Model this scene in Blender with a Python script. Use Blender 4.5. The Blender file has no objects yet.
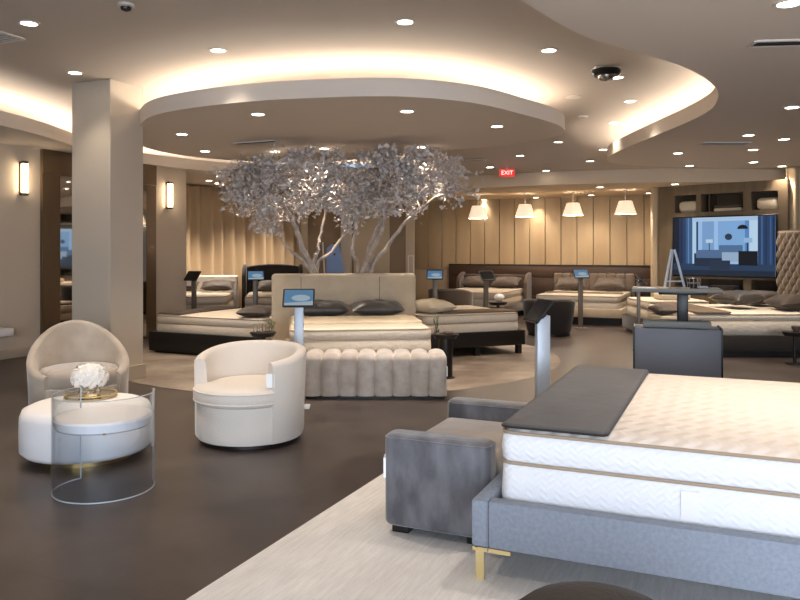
import bpy, bmesh, math, random
from mathutils import Vector, Matrix
random.seed(7)
PI = math.pi
sc = bpy.context.scene
C = sc.collection

# ------------------------------------------------------------ camera
EYE = 1.45; PITCH = 0.0; F = 750.0
cam = bpy.data.cameras.new('camera'); cam.sensor_fit = 'HORIZONTAL'; cam.sensor_width = 36
cam.lens = 36 * F / 800; cam.shift_y = -50 / 800; cam.clip_end = 100
co = bpy.data.objects.new('camera', cam); C.objects.link(co)
co.location = (0, 0, EYE); co.rotation_euler = (PI / 2 - PITCH, 0, 0); sc.camera = co

# ------------------------------------------------------------ world, daylight, exposure
w = bpy.data.worlds.new('world'); sc.world = w; w.use_nodes = True
w.node_tree.nodes['Background'].inputs[0].default_value = (.55, .72, 1, 1)
w.node_tree.nodes['Background'].inputs[1].default_value = 1.0
def area(name, loc, rot, sx, sy, e, col):
    l = bpy.data.lights.new(name, 'AREA'); l.shape = 'RECTANGLE'; l.size = sx; l.size_y = sy
    l.energy = e; l.color = col
    o = bpy.data.objects.new(name, l); C.objects.link(o); o.location = loc; o.rotation_euler = rot
    return o
DAY = (.76, .86, 1.0)
wd = area('window_daylight', (.8, -3.85, 1.55), (PI / 2 - .38, 0, 0), 9.4, 2.3, 400, DAY); wd.data.spread = math.radians(125)
sc.view_settings.view_transform = 'Standard'; sc.view_settings.look = 'None'
sc.view_settings.gamma = 1; sc.view_settings.use_curve_mapping = False
sc.view_settings.exposure = 0.0
WARM = (1.0, .85, .70)
SPOT_W = 120.0
COVE = 22.0

# ------------------------------------------------------------ helpers
U = Vector((.914, -.405, 0)); V = Vector((.405, .914, 0))
def lin(h):
    h = h.lstrip('#'); r = []
    for i in (0, 2, 4):
        c = int(h[i:i + 2], 16) / 255
        r.append(c / 12.92 if c <= .04045 else ((c + .055) / 1.055) ** 2.4)
    return (*r, 1)
def at(px, py, Y):
    dy = (250 - py) / F
    a = math.cos(PITCH) + math.sin(PITCH) * dy; b = -math.sin(PITCH) + math.cos(PITCH) * dy
    t = Y / a
    return Vector(((px - 400) / F * t, Y, EYE + b * t))
def at_z(px, py, z):
    dy = (250 - py) / F
    a = math.cos(PITCH) + math.sin(PITCH) * dy; b = -math.sin(PITCH) + math.cos(PITCH) * dy
    t = (z - EYE) / b
    return Vector(((px - 400) / F * t, a * t, z))

def mat(name, col, rough=.6, metal=0, bump=None, var=None, sheen=0, emit=None, trans=0, ior=1.45, coat=0):
    """bump=(kind, scale, strength); var=(second colour, scale, kind)"""
    m = bpy.data.materials.new(name); m.use_nodes = True; nt = m.node_tree; N = nt.nodes; L = nt.links
    b = N['Principled BSDF']; c = lin(col) if isinstance(col, str) else col
    b.inputs['Base Color'].default_value = c; b.inputs['Roughness'].default_value = rough
    b.inputs['Metallic'].default_value = metal; b.inputs['IOR'].default_value = ior
    if trans: b.inputs['Transmission Weight'].default_value = trans
    if sheen:
        b.inputs['Sheen Weight'].default_value = sheen; b.inputs['Sheen Roughness'].default_value = .4
    if coat: b.inputs['Coat Weight'].default_value = coat
    if emit:
        b.inputs['Emission Color'].default_value = lin(emit[0]) if isinstance(emit[0], str) else (*emit[0][:3], 1)
        b.inputs['Emission Strength'].default_value = emit[1]
    tc = N.new('ShaderNodeTexCoord')
    if var:
        mp = N.new('ShaderNodeMapping'); L.new(tc.outputs['Object'], mp.inputs[0])
        if isinstance(var[1], tuple): mp.inputs['Scale'].default_value = var[1]
        n = N.new('ShaderNodeTexNoise'); n.inputs['Scale'].default_value = 1 if isinstance(var[1], tuple) else var[1]
        n.inputs['Detail'].default_value = 5
        L.new(mp.outputs[0], n.inputs['Vector'])
        r = N.new('ShaderNodeValToRGB'); r.color_ramp.elements[0].position = .35; r.color_ramp.elements[1].position = .68
        r.color_ramp.elements[0].color = c; r.color_ramp.elements[1].color = lin(var[0])
        L.new(n.outputs['Fac'], r.inputs[0]); L.new(r.outputs[0], b.inputs['Base Color'])
    if bump:
        k, s, st = bump
        if k == 'noise':
            t = N.new('ShaderNodeTexNoise'); t.inputs['Scale'].default_value = s; t.inputs['Detail'].default_value = 4
            L.new(tc.outputs['Object'], t.inputs['Vector']); h = t.outputs['Fac']
        elif k == 'weave':
            t = N.new('ShaderNodeTexVoronoi'); t.inputs['Scale'].default_value = s
            L.new(tc.outputs['Object'], t.inputs['Vector']); h = t.outputs['Distance']
        elif k in ('zigzag', 'quilt'):
            sp = N.new('ShaderNodeSeparateXYZ'); L.new(tc.outputs['Object'], sp.inputs[0])
            def M(op, a, bb):
                q = N.new('ShaderNodeMath'); q.operation = op
                for i, v in enumerate((a, bb)):
                    if v is None: continue
                    if isinstance(v, (int, float)): q.inputs[i].default_value = v
                    else: L.new(v, q.inputs[i])
                return q.outputs[0]
            sxy = M('ADD', sp.outputs['X'], sp.outputs['Y'])
            if k == 'zigzag':
                p = M('PINGPONG', sxy, .032)
                h = M('SINE', M('MULTIPLY', M('ADD', sp.outputs['Z'], M('MULTIPLY', p, .65)), 2 * PI / .03), None)
            else:
                wv = M('MULTIPLY', M('SINE', M('MULTIPLY', sp.outputs['X'], 2 * PI / .15), None), .016)
                h1 = M('SINE', M('MULTIPLY', M('ADD', sp.outputs['Y'], wv), 2 * PI / .085), None)
                h2 = M('SINE', M('MULTIPLY', sp.outputs['X'], 2 * PI / .15), None)
                h = M('ADD', h1, M('MULTIPLY', h2, .5))
        bp = N.new('ShaderNodeBump'); bp.inputs['Strength'].default_value = st
        bp.inputs['Distance'].default_value = .01 if k in ('zigzag', 'quilt') else .02
        L.new(h, bp.inputs['Height']); L.new(bp.outputs[0], b.inputs['Normal'])
    return m

def finish(name, bm, m, parent=None, sharp=38):
    bmesh.ops.recalc_face_normals(bm, faces=bm.faces)
    lim = math.radians(sharp)
    for e in bm.edges:
        if len(e.link_faces) == 2 and e.calc_face_angle(0) > lim: e.smooth = False
    for f in bm.faces: f.smooth = True
    me = bpy.data.meshes.new(name); bm.to_mesh(me); bm.free()
    for q in (m if isinstance(m, (list, tuple)) else [m]): me.materials.append(q)
    o = bpy.data.objects.new(name, me); C.objects.link(o)
    if parent is not None: o.parent = parent
    return o
def tag(o, label, cat, group=None, kind=None):
    if label: o['label'] = label
    if cat: o['category'] = cat
    if group: o['group'] = group
    if kind: o['kind'] = kind
    return o
def thing(name, label, cat, loc=(0, 0, 0), rz=0, group=None):
    o = bpy.data.objects.new(name, None); C.objects.link(o); o.location = loc; o.rotation_euler = (0, 0, rz)
    o.empty_display_size = .1
    return tag(o, label, cat, group)
def struct(name, bm, m, sharp=38):
    o = finish(name, bm, m, None, sharp); o['kind'] = 'structure'; return o
def nb(): return bmesh.new()
def merge(bm, t, M=None):
    if M is not None: bmesh.ops.transform(t, matrix=M, verts=t.verts)
    me = bpy.data.meshes.new('tmp'); t.to_mesh(me); t.free(); bm.from_mesh(me); bpy.data.meshes.remove(me)
def box(bm, c, s, r=0, seg=2, rot=None):
    t = bmesh.new(); bmesh.ops.create_cube(t, size=1, matrix=Matrix.Diagonal((*s, 1)))
    if r: bmesh.ops.bevel(t, geom=list(t.edges), offset=r, segments=seg, profile=.5, affect='EDGES')
    M = Matrix.Translation(c)
    if rot: M = M @ rot
    merge(bm, t, M); return bm
def B(c, s, r=0, seg=2, rot=None): return box(nb(), c, s, r, seg, rot)
def RZ(a): return Matrix.Rotation(a, 4, 'Z')
def RX(a): return Matrix.Rotation(a, 4, 'X')
def RY(a): return Matrix.Rotation(a, 4, 'Y')
def lathe(bm, prof, c=(0, 0, 0), n=32, sx=1, sy=1):
    rings = []
    for r, z in prof:
        if r < 1e-5: rings.append([bm.verts.new((c[0], c[1], c[2] + z))])
        else: rings.append([bm.verts.new((c[0] + r * sx * math.cos(2 * PI * i / n), c[1] + r * sy * math.sin(2 * PI * i / n), c[2] + z)) for i in range(n)])
    for a, b in zip(rings, rings[1:]):
        for i in range(n):
            j = (i + 1) % n
            if len(a) == 1 and len(b) == 1: continue
            if len(a) == 1: bm.faces.new((a[0], b[i], b[j]))
            elif len(b) == 1: bm.faces.new((a[i], a[j], b[0]))
            else: bm.faces.new((a[i], a[j], b[j], b[i]))
    for rg, e in ((rings[0], 0), (rings[-1], 1)):
        if len(rg) > 2: bm.faces.new(rg)
    return bm
def tube(bm, pts, r, n=8, closed=False):
    pts = [Vector(p) for p in pts]; R = r if isinstance(r, (list, tuple)) else [r] * len(pts)
    rings = []; prev = None
    for i, p in enumerate(pts):
        a = pts[(i - 1) % len(pts)] if (closed or i) else p; b = pts[(i + 1) % len(pts)] if (closed or i < len(pts) - 1) else p
        d = (b - a).normalized()
        s = d.cross(Vector((0, 0, 1)) if abs(d.z) < .95 else Vector((0, 1, 0))).normalized()
        if prev is not None and prev.dot(s) < 0: s = -s
        prev = s; t = d.cross(s)
        rings.append([bm.verts.new(p + (s * math.cos(2 * PI * k / n) + t * math.sin(2 * PI * k / n)) * R[i]) for k in range(n)])
    m = len(rings)
    for i in range(m if closed else m - 1):
        a, b = rings[i], rings[(i + 1) % m]
        for k in range(n): bm.faces.new((a[k], a[(k + 1) % n], b[(k + 1) % n], b[k]))
    if not closed: bm.faces.new(rings[0]); bm.faces.new(rings[-1])
    return bm
def rrect(w_, l_, r, n=6):
    P = []; r = min(r, w_ / 2 - .001, l_ / 2 - .001)
    for cx, cy, a0 in ((w_ / 2 - r, l_ / 2 - r, 0), (-w_ / 2 + r, l_ / 2 - r, PI / 2), (-w_ / 2 + r, -l_ / 2 + r, PI), (w_ / 2 - r, -l_ / 2 + r, 1.5 * PI)):
        for i in range(n + 1):
            a = a0 + PI / 2 * i / n; P.append((cx + r * math.cos(a), cy + r * math.sin(a)))
    return P
def loft(bm, w_, l_, r, levels, c=(0, 0)):
    """stack of rounded rectangles; levels = [(z, inset)]"""
    rings = []
    for z, ins in levels:
        P = rrect(w_ - 2 * ins, l_ - 2 * ins, max(.01, r - ins * .6))
        rings.append([bm.verts.new((c[0] + x, c[1] + y, z)) for x, y in P])
    n = len(rings[0])
    for a, b in zip(rings, rings[1:]):
        for i in range(n): bm.faces.new((a[i], a[(i + 1) % n], b[(i + 1) % n], b[i]))
    bm.faces.new(rings[0]); bm.faces.new(rings[-1])
    return bm
def soft_levels(z0, z1, e, steps=4):
    L = [(z0 + e - e * math.cos(PI / 2 * i / steps), e - e * math.sin(PI / 2 * i / steps)) for i in range(steps + 1)]
    L += [(z1 - e + e * math.sin(PI / 2 * i / steps), e - e * math.cos(PI / 2 * i / steps)) for i in range(steps + 1)]
    return L
def pillow_bm(w_, d_, t_, seed=0, M=None):
    rn = random.Random(seed); bm = nb(); n = 18; g = {}
    ph = [rn.uniform(0, 6) for _ in range(4)]
    for s in (1, -1):
        for i in range(n + 1):
            for j in range(n + 1):
                u = 2 * i / n - 1; v = 2 * j / n - 1
                edge = i in (0, n) or j in (0, n)
                if s == -1 and edge: g[s, i, j] = g[1, i, j]; continue
                h = ((1 - abs(u) ** 2.6) * (1 - abs(v) ** 2.6)) ** .55
                h *= 1 + .10 * math.sin(u * 5 + ph[0]) * math.sin(v * 4 + ph[1]) + .05 * math.sin(u * 11 + v * 6 + ph[2])
                px = u * (1 - .07 * (1 - v * v) * abs(u) ** 3); py = v * (1 - .07 * (1 - u * u) * abs(v) ** 3)
                g[s, i, j] = bm.verts.new((px * w_ / 2, py * d_ / 2, s * h * t_ / 2))
    for s in (1, -1):
        for i in range(n):
            for j in range(n):
                f = [g[s, i, j], g[s, i + 1, j], g[s, i + 1, j + 1], g[s, i, j + 1]]
                bm.faces.new(f)
    if M is not None: bmesh.ops.transform(bm, matrix=M, verts=bm.verts)
    return bm
def catmull(P, k=8, closed=False):
    P = [Vector(p) for p in P]; n = len(P); out = []
    for i in range(n if closed else n - 1):
        g = (lambda q: P[q % n]) if closed else (lambda q: P[max(0, min(n - 1, q))])
        a, b, c, d = g(i - 1), g(i), g(i + 1), g(i + 2)
        for j in range(k):
            t = j / k
            out.append(.5 * ((2 * b) + (c - a) * t + (2 * a - 5 * b + 4 * c - d) * t * t + (3 * b - a - 3 * c + d) * t ** 3))
    if not closed: out.append(P[-1])
    return out
def ordinal(i): return ['first', 'second', 'third', 'fourth', 'fifth', 'sixth', 'seventh', 'eighth', 'ninth', 'tenth', 'eleventh', 'twelfth', 'thirteenth', 'fourteenth', 'fifteenth', 'sixteenth'][i]

# ------------------------------------------------------------ materials
M = {}
M['ceil'] = mat('ceiling_paint', '#c9bdb0', .85)
M['fascia'] = mat('soffit_paint', '#d6cbbf', .8)
M['wall'] = mat('wall_plaster', '#c7b9a6', .8, bump=('noise', 40, .05))
M['column'] = mat('column_paint', '#c4b7a5', .75, bump=('noise', 60, .03))
M['base'] = mat('baseboard_paint', '#b5a896', .6)
M['bronze'] = mat('bronze_laminate', '#5c4934', .35, .3, var=('#6d5840', (1.5, 1.5, .4)))
M['mirror'] = mat('mirror_glass', '#d8d2ca', .03, 1)
M['media'] = mat('media_wall_wood', '#70604a', .55, var=('#7d6b53', (10, 10, .6)))
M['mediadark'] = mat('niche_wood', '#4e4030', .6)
M['cream'] = mat('cream_panel', '#c7b291', .6)
M['tan'] = mat('tan_panel', '#93795a', .6)
M['dkpanel'] = mat('headboard_wall_leather', '#4a382c', .45, bump=('noise', 30, .1))
M['curtain'] = mat('curtain_cloth', '#cdb593', .8, sheen=.2)
M['taupe'] = mat('taupe_velvet', '#cbb99d', .75, sheen=.5, var=('#beab8f', 5))
M['bench'] = mat('channel_velvet', '#bcb3aa', .7, sheen=.6, var=('#a69a8f', 9), bump=('noise', 25, .08))
M['cream_fab'] = mat('cream_boucle', '#dcd2c6', .9, sheen=.3, bump=('weave', 160, .25))
M['beige_fab'] = mat('beige_velvet', '#b3a696', .7, sheen=.7, var=('#a19383', 5))
M['white'] = mat('white_fabric', '#ece8e6', .8, bump=('noise', 90, .05))
M['whitetop'] = mat('white_lacquer', '#f1ecea', .35)
M['brass'] = mat('brass', '#c9a869', .3, 1)
M['gold'] = mat('satin_gold', '#e3cf98', .4, .8)
M['chrome'] = mat('chrome', '#c8c8c8', .2, 1)
M['acrylic'] = mat('clear_acrylic', '#ffffff', .0, trans=1, ior=1.2)
M['acryledge'] = mat('acrylic_edge', '#e8ecef', .2, trans=.4)
_m = M['acrylic']; _N = _m.node_tree.nodes; _L = _m.node_tree.links; _N.clear()
_o = _N.new('ShaderNodeOutputMaterial'); _x = _N.new('ShaderNodeMixShader'); _t = _N.new('ShaderNodeBsdfTransparent'); _g = _N.new('ShaderNodeBsdfGlossy'); _f = _N.new('ShaderNodeLayerWeight')
_t.inputs[0].default_value = (.93, .95, .97, 1); _g.inputs['Roughness'].default_value = .02; _f.inputs[0].default_value = .12
_L.new(_f.outputs['Facing'], _x.inputs[0]); _L.new(_t.outputs[0], _x.inputs[1]); _L.new(_g.outputs[0], _x.inputs[2]); _L.new(_x.outputs[0], _o.inputs[0])
M['glass'] = mat('clear_glass', '#ffffff', .0, trans=1, ior=1.3)
M['black'] = mat('black_wood', '#1b1714', .4)
M['blackplastic'] = mat('black_plastic', '#141415', .35)
M['blackfab'] = mat('charcoal_fabric', '#2b2521', .85, sheen=.2)
M['dkbrown'] = mat('dark_brown_leather', '#3e3936', .6, bump=('noise', 60, .15))
M['brownfab'] = mat('brown_velvet', '#4f4135', .75, sheen=.4)
M['channel_brown'] = mat('grey_brown_velvet', '#6f6154', .7, sheen=.3)
M['bluefab'] = mat('blue_grey_linen', '#8d94a0', .85, sheen=.25, var=('#808895', 60), bump=('weave', 320, .2))
M['greyvelvet'] = mat('grey_velvet', '#4d4c50', .5, sheen=.5, var=('#77767b', (9, 9, 4)), bump=('noise', 18, .15))
M['seatvelvet'] = mat('light_grey_velvet', '#8e857f', .7, sheen=.6, var=('#a2998f', 6))
M['runner'] = mat('charcoal_runner', '#4e4b4a', .6, sheen=.15, bump=('noise', 14, .12), var=('#565352', 4))
M['runner_br'] = mat('taupe_runner', '#6e5d4c', .8)
M['matt'] = mat('quilted_side', '#e6e5e7', .85, bump=('zigzag', 1, .16))
M['matttop'] = mat('quilted_top', '#e4dbd2', .85, bump=('quilt', 1, .3))
M['matt2'] = mat('mattress_cream', '#d3c7b5', .85, bump=('weave', 26, .25))
M['piping'] = mat('tan_piping', '#b29c85', .7, bump=('noise', 300, .5))
M['pillow_dk'] = mat('dark_satin_pillow', '#3c3733', .36, sheen=.1, bump=('noise', 9, .3))
M['pillow_br'] = mat('brown_pillow', '#40342c', .6, sheen=.1, bump=('noise', 9, .2))
M['pillow_tp'] = mat('taupe_pillow', '#52473e', .6, sheen=.1, bump=('noise', 9, .2))
M['pillow_cr'] = mat('cream_pillow', '#cfc0a6', .8, bump=('noise', 9, .15))
M['alu'] = mat('brushed_metal_post', '#b9bfc7', .4, .2)
M['alu_dk'] = mat('taupe_metal_post', '#7d746a', .45, .5)
M['deskgrey'] = mat('grey_laminate', '#7b7c84', .5)
M['desktop'] = mat('grey_desktop', '#85857f', .5)
M['tagw'] = mat('white_card', '#f4f4f4', .6)
M['flower'] = mat('white_petals', '#f4eee6', .7, bump=('noise', 60, .3))
M['leafg'] = mat('green_leaf', '#56683a', .6)
M['leaf'] = mat('silver_leaf', '#bfb6b1', .45, var=('#dcd5d0', 5))  # paler noise tone paints white lamp highlights into the silver grey
M['bark'] = mat('whitewashed_bark', '#c2b6aa', .8, var=('#9c8e82', 12), bump=('noise', 30, .4))
M['rug'] = None
M['lens'] = mat('lamp_lens', '#ffffff', .5, emit=((1, .88, .72), 14))
M['sconce'] = mat('frosted_tube', '#ffffff', .5, emit=((1, .80, .55), 14))
M['cove'] = mat('led_strip', '#ffffff', .5, emit=((1, .90, .78), COVE))
M['shade'] = mat('lamp_shade_linen', '#f2e2cc', .8, emit=((1, .78, .55), .75))
M['trimw'] = mat('white_trim', '#d9d0c6', .5)
M['bluecard'] = mat('pale_blue_panel', '#7c96c4', .5)
M['red'] = mat('exit_red', '#c02018', .4, emit=('#ff2a1c', .7))
M['exitw'] = mat('exit_letters', '#ffffff', .4, emit=('#ffd8d0', 1.2))
M['stone'] = mat('brown_stone', '#6b5748', .6)
def rug_mat():
    m = mat('wool_rug', '#eceae8', .95, var=('#f4f3f1', 3), bump=('noise', 120, .4)); nt = m.node_tree; N = nt.nodes; L = nt.links
    b = N['Principled BSDF']; tc = N.new('ShaderNodeTexCoord'); mp = N.new('ShaderNodeMapping'); mp.inputs['Scale'].default_value = (60, 5, 1)
    n = N.new('ShaderNodeTexNoise'); n.inputs['Scale'].default_value = 1; n.inputs['Detail'].default_value = 6
    L.new(tc.outputs['Object'], mp.inputs[0]); L.new(mp.outputs[0], n.inputs['Vector'])
    old = b.inputs['Base Color'].links[0].from_socket
    r = N.new('ShaderNodeValToRGB'); r.color_ramp.elements[0].position = .3; r.color_ramp.elements[1].position = .65
    r.color_ramp.elements[0].color = (.86, .86, .87, 1); r.color_ramp.elements[1].color = (1, 1, 1, 1)
    L.new(n.outputs['Fac'], r.inputs[0])
    mx = N.new('ShaderNodeMix'); mx.data_type = 'RGBA'; mx.blend_type = 'MULTIPLY'; mx.inputs[0].default_value = 1
    L.new(old, mx.inputs[6]); L.new(r.outputs[0], mx.inputs[7]); L.new(mx.outputs[2], b.inputs['Base Color'])
    return m
M['rug'] = rug_mat()
def tile_mat(name, a, b_, mort, bw, rh, rough, rot=0):
    m = bpy.data.materials.new(name); m.use_nodes = True; N = m.node_tree.nodes; L = m.node_tree.links
    p = N['Principled BSDF']; p.inputs['Roughness'].default_value = rough
    tc = N.new('ShaderNodeTexCoord'); mp = N.new('ShaderNodeMapping'); mp.inputs['Rotation'].default_value = (0, 0, rot)
    br = N.new('ShaderNodeTexBrick'); br.inputs['Scale'].default_value = 1; br.inputs['Brick Width'].default_value = bw
    br.inputs['Row Height'].default_value = rh; br.inputs['Mortar Size'].default_value = .004; br.inputs['Mortar Smooth'].default_value = .5
    br.inputs['Color1'].default_value = lin(a); br.inputs['Color2'].default_value = lin(b_); br.inputs['Mortar'].default_value = lin(mort)
    L.new(tc.outputs['Object'], mp.inputs[0]); L.new(mp.outputs[0], br.inputs[0])
    n = N.new('ShaderNodeTexNoise'); n.inputs['Scale'].default_value = 1.7; n.inputs['Detail'].default_value = 8; n.inputs['Roughness'].default_value = .62
    L.new(tc.outputs['Object'], n.inputs['Vector'])
    r = N.new('ShaderNodeValToRGB'); r.color_ramp.elements[0].position = .38; r.color_ramp.elements[1].position = .62
    r.color_ramp.elements[0].color = (.66, .60, .58, 1); r.color_ramp.elements[1].color = (1.3, 1.27, 1.24, 1)
    L.new(n.outputs['Fac'], r.inputs[0])
    mx = N.new('ShaderNodeMix'); mx.data_type = 'RGBA'; mx.blend_type = 'MULTIPLY'; mx.inputs[0].default_value = 1
    L.new(br.outputs[0], mx.inputs[6]); L.new(r.outputs[0], mx.inputs[7]); L.new(mx.outputs[2], p.inputs['Base Color'])
    rr = N.new('ShaderNodeMapRange'); rr.inputs[3].default_value = rough - .07; rr.inputs[4].default_value = rough + .12
    L.new(n.outputs['Fac'], rr.inputs[0]); L.new(rr.outputs[0], p.inputs['Roughness'])
    return m
M['floor'] = tile_mat('brown_stone_tile', '#443c38', '#403935', '#383230', 1.2, 1.2, .36, math.radians(24))
M['floor2'] = tile_mat('pale_oak_planks', '#80766b', '#897e73', '#766c62', 1.4, .16, .5, math.radians(-8))

# ------------------------------------------------------------ room shell
struct('floor', B((0, 7.5, -.05), (18.2, 23.2, .1)), M['floor'])
bm = nb()
pts = [Vector((-.85 + 3.0 * math.cos(a), 10.35 + 2.95 * math.sin(a))) for a in [2 * PI * i / 96 for i in range(96)]]
vs = [bm.verts.new((p.x, p.y, .004)) for p in pts]; bm.faces.new(vs)
struct('floor_inlay', bm, M['floor2'])

ZU, ZS, ZL, ZLIP = 3.29, 2.86, 2.64, 3.03
def smooth(t): t = max(0, min(1, t)); return t * t * (3 - 2 * t)
def upper_z(x, y): return ZU - (ZU - 2.88) * smooth((y - 11.2) / 2.1) * smooth((x + .2) / 1.6)
bm = nb(); xs = [-9 + .25 * i for i in range(73)]; ys = [-4 + .25 * i for i in range(81)]
g = [[bm.verts.new((x, y, upper_z(x, y))) for y in ys] for x in xs]
for i in range(len(xs) - 1):
    for j in range(len(ys) - 1): bm.faces.new((g[i][j], g[i + 1][j], g[i + 1][j + 1], g[i][j + 1]))
struct('ceiling', bm, M['ceil'], 80)

def slab(name, poly, z0, zlip, m, shelf=.04, lip=.03):
    P = [Vector((p[0], p[1])) for p in poly]; n = len(P)
    A = sum(P[i].x * P[(i + 1) % n].y - P[(i + 1) % n].x * P[i].y for i in range(n))
    if A < 0: P.reverse()
    inn = []
    for i in range(n):
        d1 = (P[i] - P[i - 1]).normalized(); d2 = (P[(i + 1) % n] - P[i]).normalized(); d = (d1 + d2).normalized()
        inn.append(P[i] + Vector((-d.y, d.x)) * lip)
    bm = nb()
    r = [[bm.verts.new((p.x, p.y, z)) for p in Q] for Q, z in ((P, z0), (P, zlip), (inn, zlip), (inn, z0 + shelf))]
    for a, b in zip(r, r[1:]):
        for i in range(n): bm.faces.new((a[i], a[(i + 1) % n], b[(i + 1) % n], b[i]))
    f1 = bm.faces.new(r[0]); f2 = bm.faces.new(r[3])
    bmesh.ops.triangulate(bm, faces=[f1, f2])
    return struct(name, bm, m, 30)
def strip(name, curve, side, closed, label, off=.40):
    """LED strip lying on the soffit's shelf behind its lip"""
    P = [Vector((p[0], p[1])) for p in curve]; n = len(P); Q = []
    for i in range(n):
        a = P[i - 1] if (closed or i) else P[i]; b = P[(i + 1) % n] if (closed or i < n - 1) else P[i]
        d = (b - a).normalized(); Q.append((P[i] + Vector((-d.y, d.x)) * side * off, P[i] + Vector((-d.y, d.x)) * side * (off + .05)))
    bm = nb(); a = [bm.verts.new((q[0].x, q[0].y, 2.955)) for q in Q]; b = [bm.verts.new((q[1].x, q[1].y, 2.955)) for q in Q]
    a2 = [bm.verts.new((q[0].x, q[0].y, 2.90)) for q in Q]; b2 = [bm.verts.new((q[1].x, q[1].y, 2.90)) for q in Q]
    for i in range(n if closed else n - 1):
        j = (i + 1) % n
        bm.faces.new((a[i], a[j], b[j], b[i])); bm.faces.new((a[i], a[j], a2[j], a2[i])); bm.faces.new((b[i], b[j], b2[j], b2[i])); bm.faces.new((a2[i], a2[j], b2[j], b2[i]))
    o = finish(name, bm, M['cove']); tag(o, label, 'cove light', 'cove lights above the dropped ceilings')
disc = catmull([(-2.58, 7.86), (-1.96, 7.38), (-1.15, 7.03), (-.1, 6.88), (.66, 7.16), (1.28, 7.8), (1.80, 8.5), (1.96, 9.2), (1.5, 10.0), (.65, 10.6), (-.2, 11.3), (-1.2, 12.0), (-2.2, 12.0), (-2.95, 11.6), (-3.35, 10.95), (-3.5, 10.2), (-3.28, 9.4), (-2.98, 8.55)], 8, True)
slab('ceiling_disc', disc, ZS, ZLIP, M['fascia'])
strip('cove_light', disc, 1, True, 'warm glowing light strip around the round dropped ceiling over the tree')
left = catmull([(-5.7, 2.0), (-5.3, 5.0), (-4.85, 7.2), (-4.52, 8.5), (-4.42, 9.3), (-4.42, 10.3), (-4.38, 11.3), (-4.15, 12.3), (-3.30, 13.45), (-2.2, 14.1), (-1, 14.5), (.2, 14.6)], 8)
slab('ceiling_soffit_left', left + [Vector((.2, 19)), Vector((-9, 19)), Vector((-9, 2))], ZS, ZLIP, M['fascia'])
strip('cove_light', left, 1, False, 'warm glowing light strip along the curved left soffit behind the column', .28)
strip('cove_light', [p for p in left if p.y > 10.6], 1, False, 'added second light strip deep above the left soffit, carrying the glow beyond the column', 1.25)  # extra strip, added so the cove glow shows above the far lip
right = catmull([(-.9, 1.2), (-.2, 2.8), (.25, 3.6), (.68, 4.23), (1.23, 4.96), (1.93, 5.54), (2.40, 6.02), (2.79, 6.6), (3.0, 7.1), (3.13, 7.6), (3.17, 8.3), (3.14, 9.4), (3.12, 10.4), (3.14, 11.2), (3.3, 11.9), (3.7, 12.4), (4.8, 12.8), (6, 13.05), (9, 13.4)], 8)
slab('ceiling_soffit_right', right + [Vector((9, -4)), Vector((-.9, -4))], ZS, ZLIP, M['fascia'])
strip('cove_light', [p for p in right if 5.6 < p.y < 12.0], -1, False, 'warm glowing light strip along the curved right soffit', .32)
low = catmull([(9, 12.9), (6.5, 13.1), (4.5, 13.2), (3, 13.6), (1.3, 14.5), (.3, 15.2), (-.2, 16.5), (-.25, 19)], 6)
slab('ceiling_low', low + [Vector((9, 19))], ZL, 2.98, mat('beige_soffit_paint', '#d3c0a6', .8))

def wall_seg(name, a, b, z0, z1, m, th=.15, back=1):
    a = Vector((*a, 0)); b = Vector((*b, 0)); d = (b - a); n = Vector((-d.y, d.x, 0)).normalized() * back
    c = (a + b) / 2 + n * th / 2; c.z = (z0 + z1) / 2
    return struct(name, B(c, (d.length, th, z1 - z0), rot=RZ(math.atan2(d.y, d.x))), m)
W0 = Vector((-5.27, 9.9, 0))
def lw(t, z=0, off=0): p = W0 + V * t + U * off; return Vector((p.x, p.y, z))
a = lw(-6.2); b = lw(3.68)
wall_seg('wall_left', a.xy, b.xy, 0, 2.895, M['wall'])
for i, (t0, t1) in enumerate(((-6.2, .614), (2.87, 3.68))):
    p = lw((t0 + t1) / 2, .06, .012); struct('baseboard_left', B(p, (t1 - t0, .024, .12), .004, rot=RZ(math.atan2(V.y, V.x))), M['base'])
# back wall with wood planks
BW0 = Vector((5.44, 16.2, 0))
def bwp(s, z=0, off=0): p = BW0 - U * s - V * off; return Vector((p.x, p.y, z))
rotU = RZ(math.atan2(U.y, U.x))
struct('wall_back', B(bwp(3.1, 1.6, -.1), (8.4, .12, 3.2), rot=rotU), M['cream'])
bm = nb(); s = -.2
while s < 7.2:
    box(bm, bwp(s + .175, 1.95, .0), (.345, .05, 1.9), .006, 1, rotU); s += .36
M['plank'] = mat('oak_wall_planks', '#b39b78', .55, var=('#a48c6a', (3, 3, .5)))
struct('wall_back_planks', bm, M['plank'])
t = thing('upholstered_wall_panel', 'long low dark brown upholstered panel behind the two far beds', 'wall panel', bwp(2.27, 0, .08), math.atan2(U.y, U.x))
for k, (z0, z1) in enumerate(((0, .4), (.405, .82), (.825, 1.09))):
    finish('padded_panel', B((0, 0, (z0 + z1) / 2), (4.7, .08, z1 - z0), .012), M['dkpanel'], t)
finish('top_cap', B((0, 0, 1.105), (4.7, .1, .025)), M['black'], t)
# centre wall block behind the tree
struct('wall_center', B((-.89, 16.6, 1.5), (2.4, 1.4, 3.0)), M['tan'])
bm = nb()
for x0, x1 in ((-2.09, -1.95), (-.98, -.22), (.12, .31)): box(bm, ((x0 + x1) / 2, 15.89, 1.43), (x1 - x0, .04, 2.86), .005, 1)
struct('trim_1', bm, M['cream'])
struct('trim_2', B((-1.13, 15.8, 1.43), (.22, .22, 2.86), .01), M['wall'])
struct('trim_3', B((4.88, 14.35, 1.32), (.13, .13, 2.64), .01), M['cream'])
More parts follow.
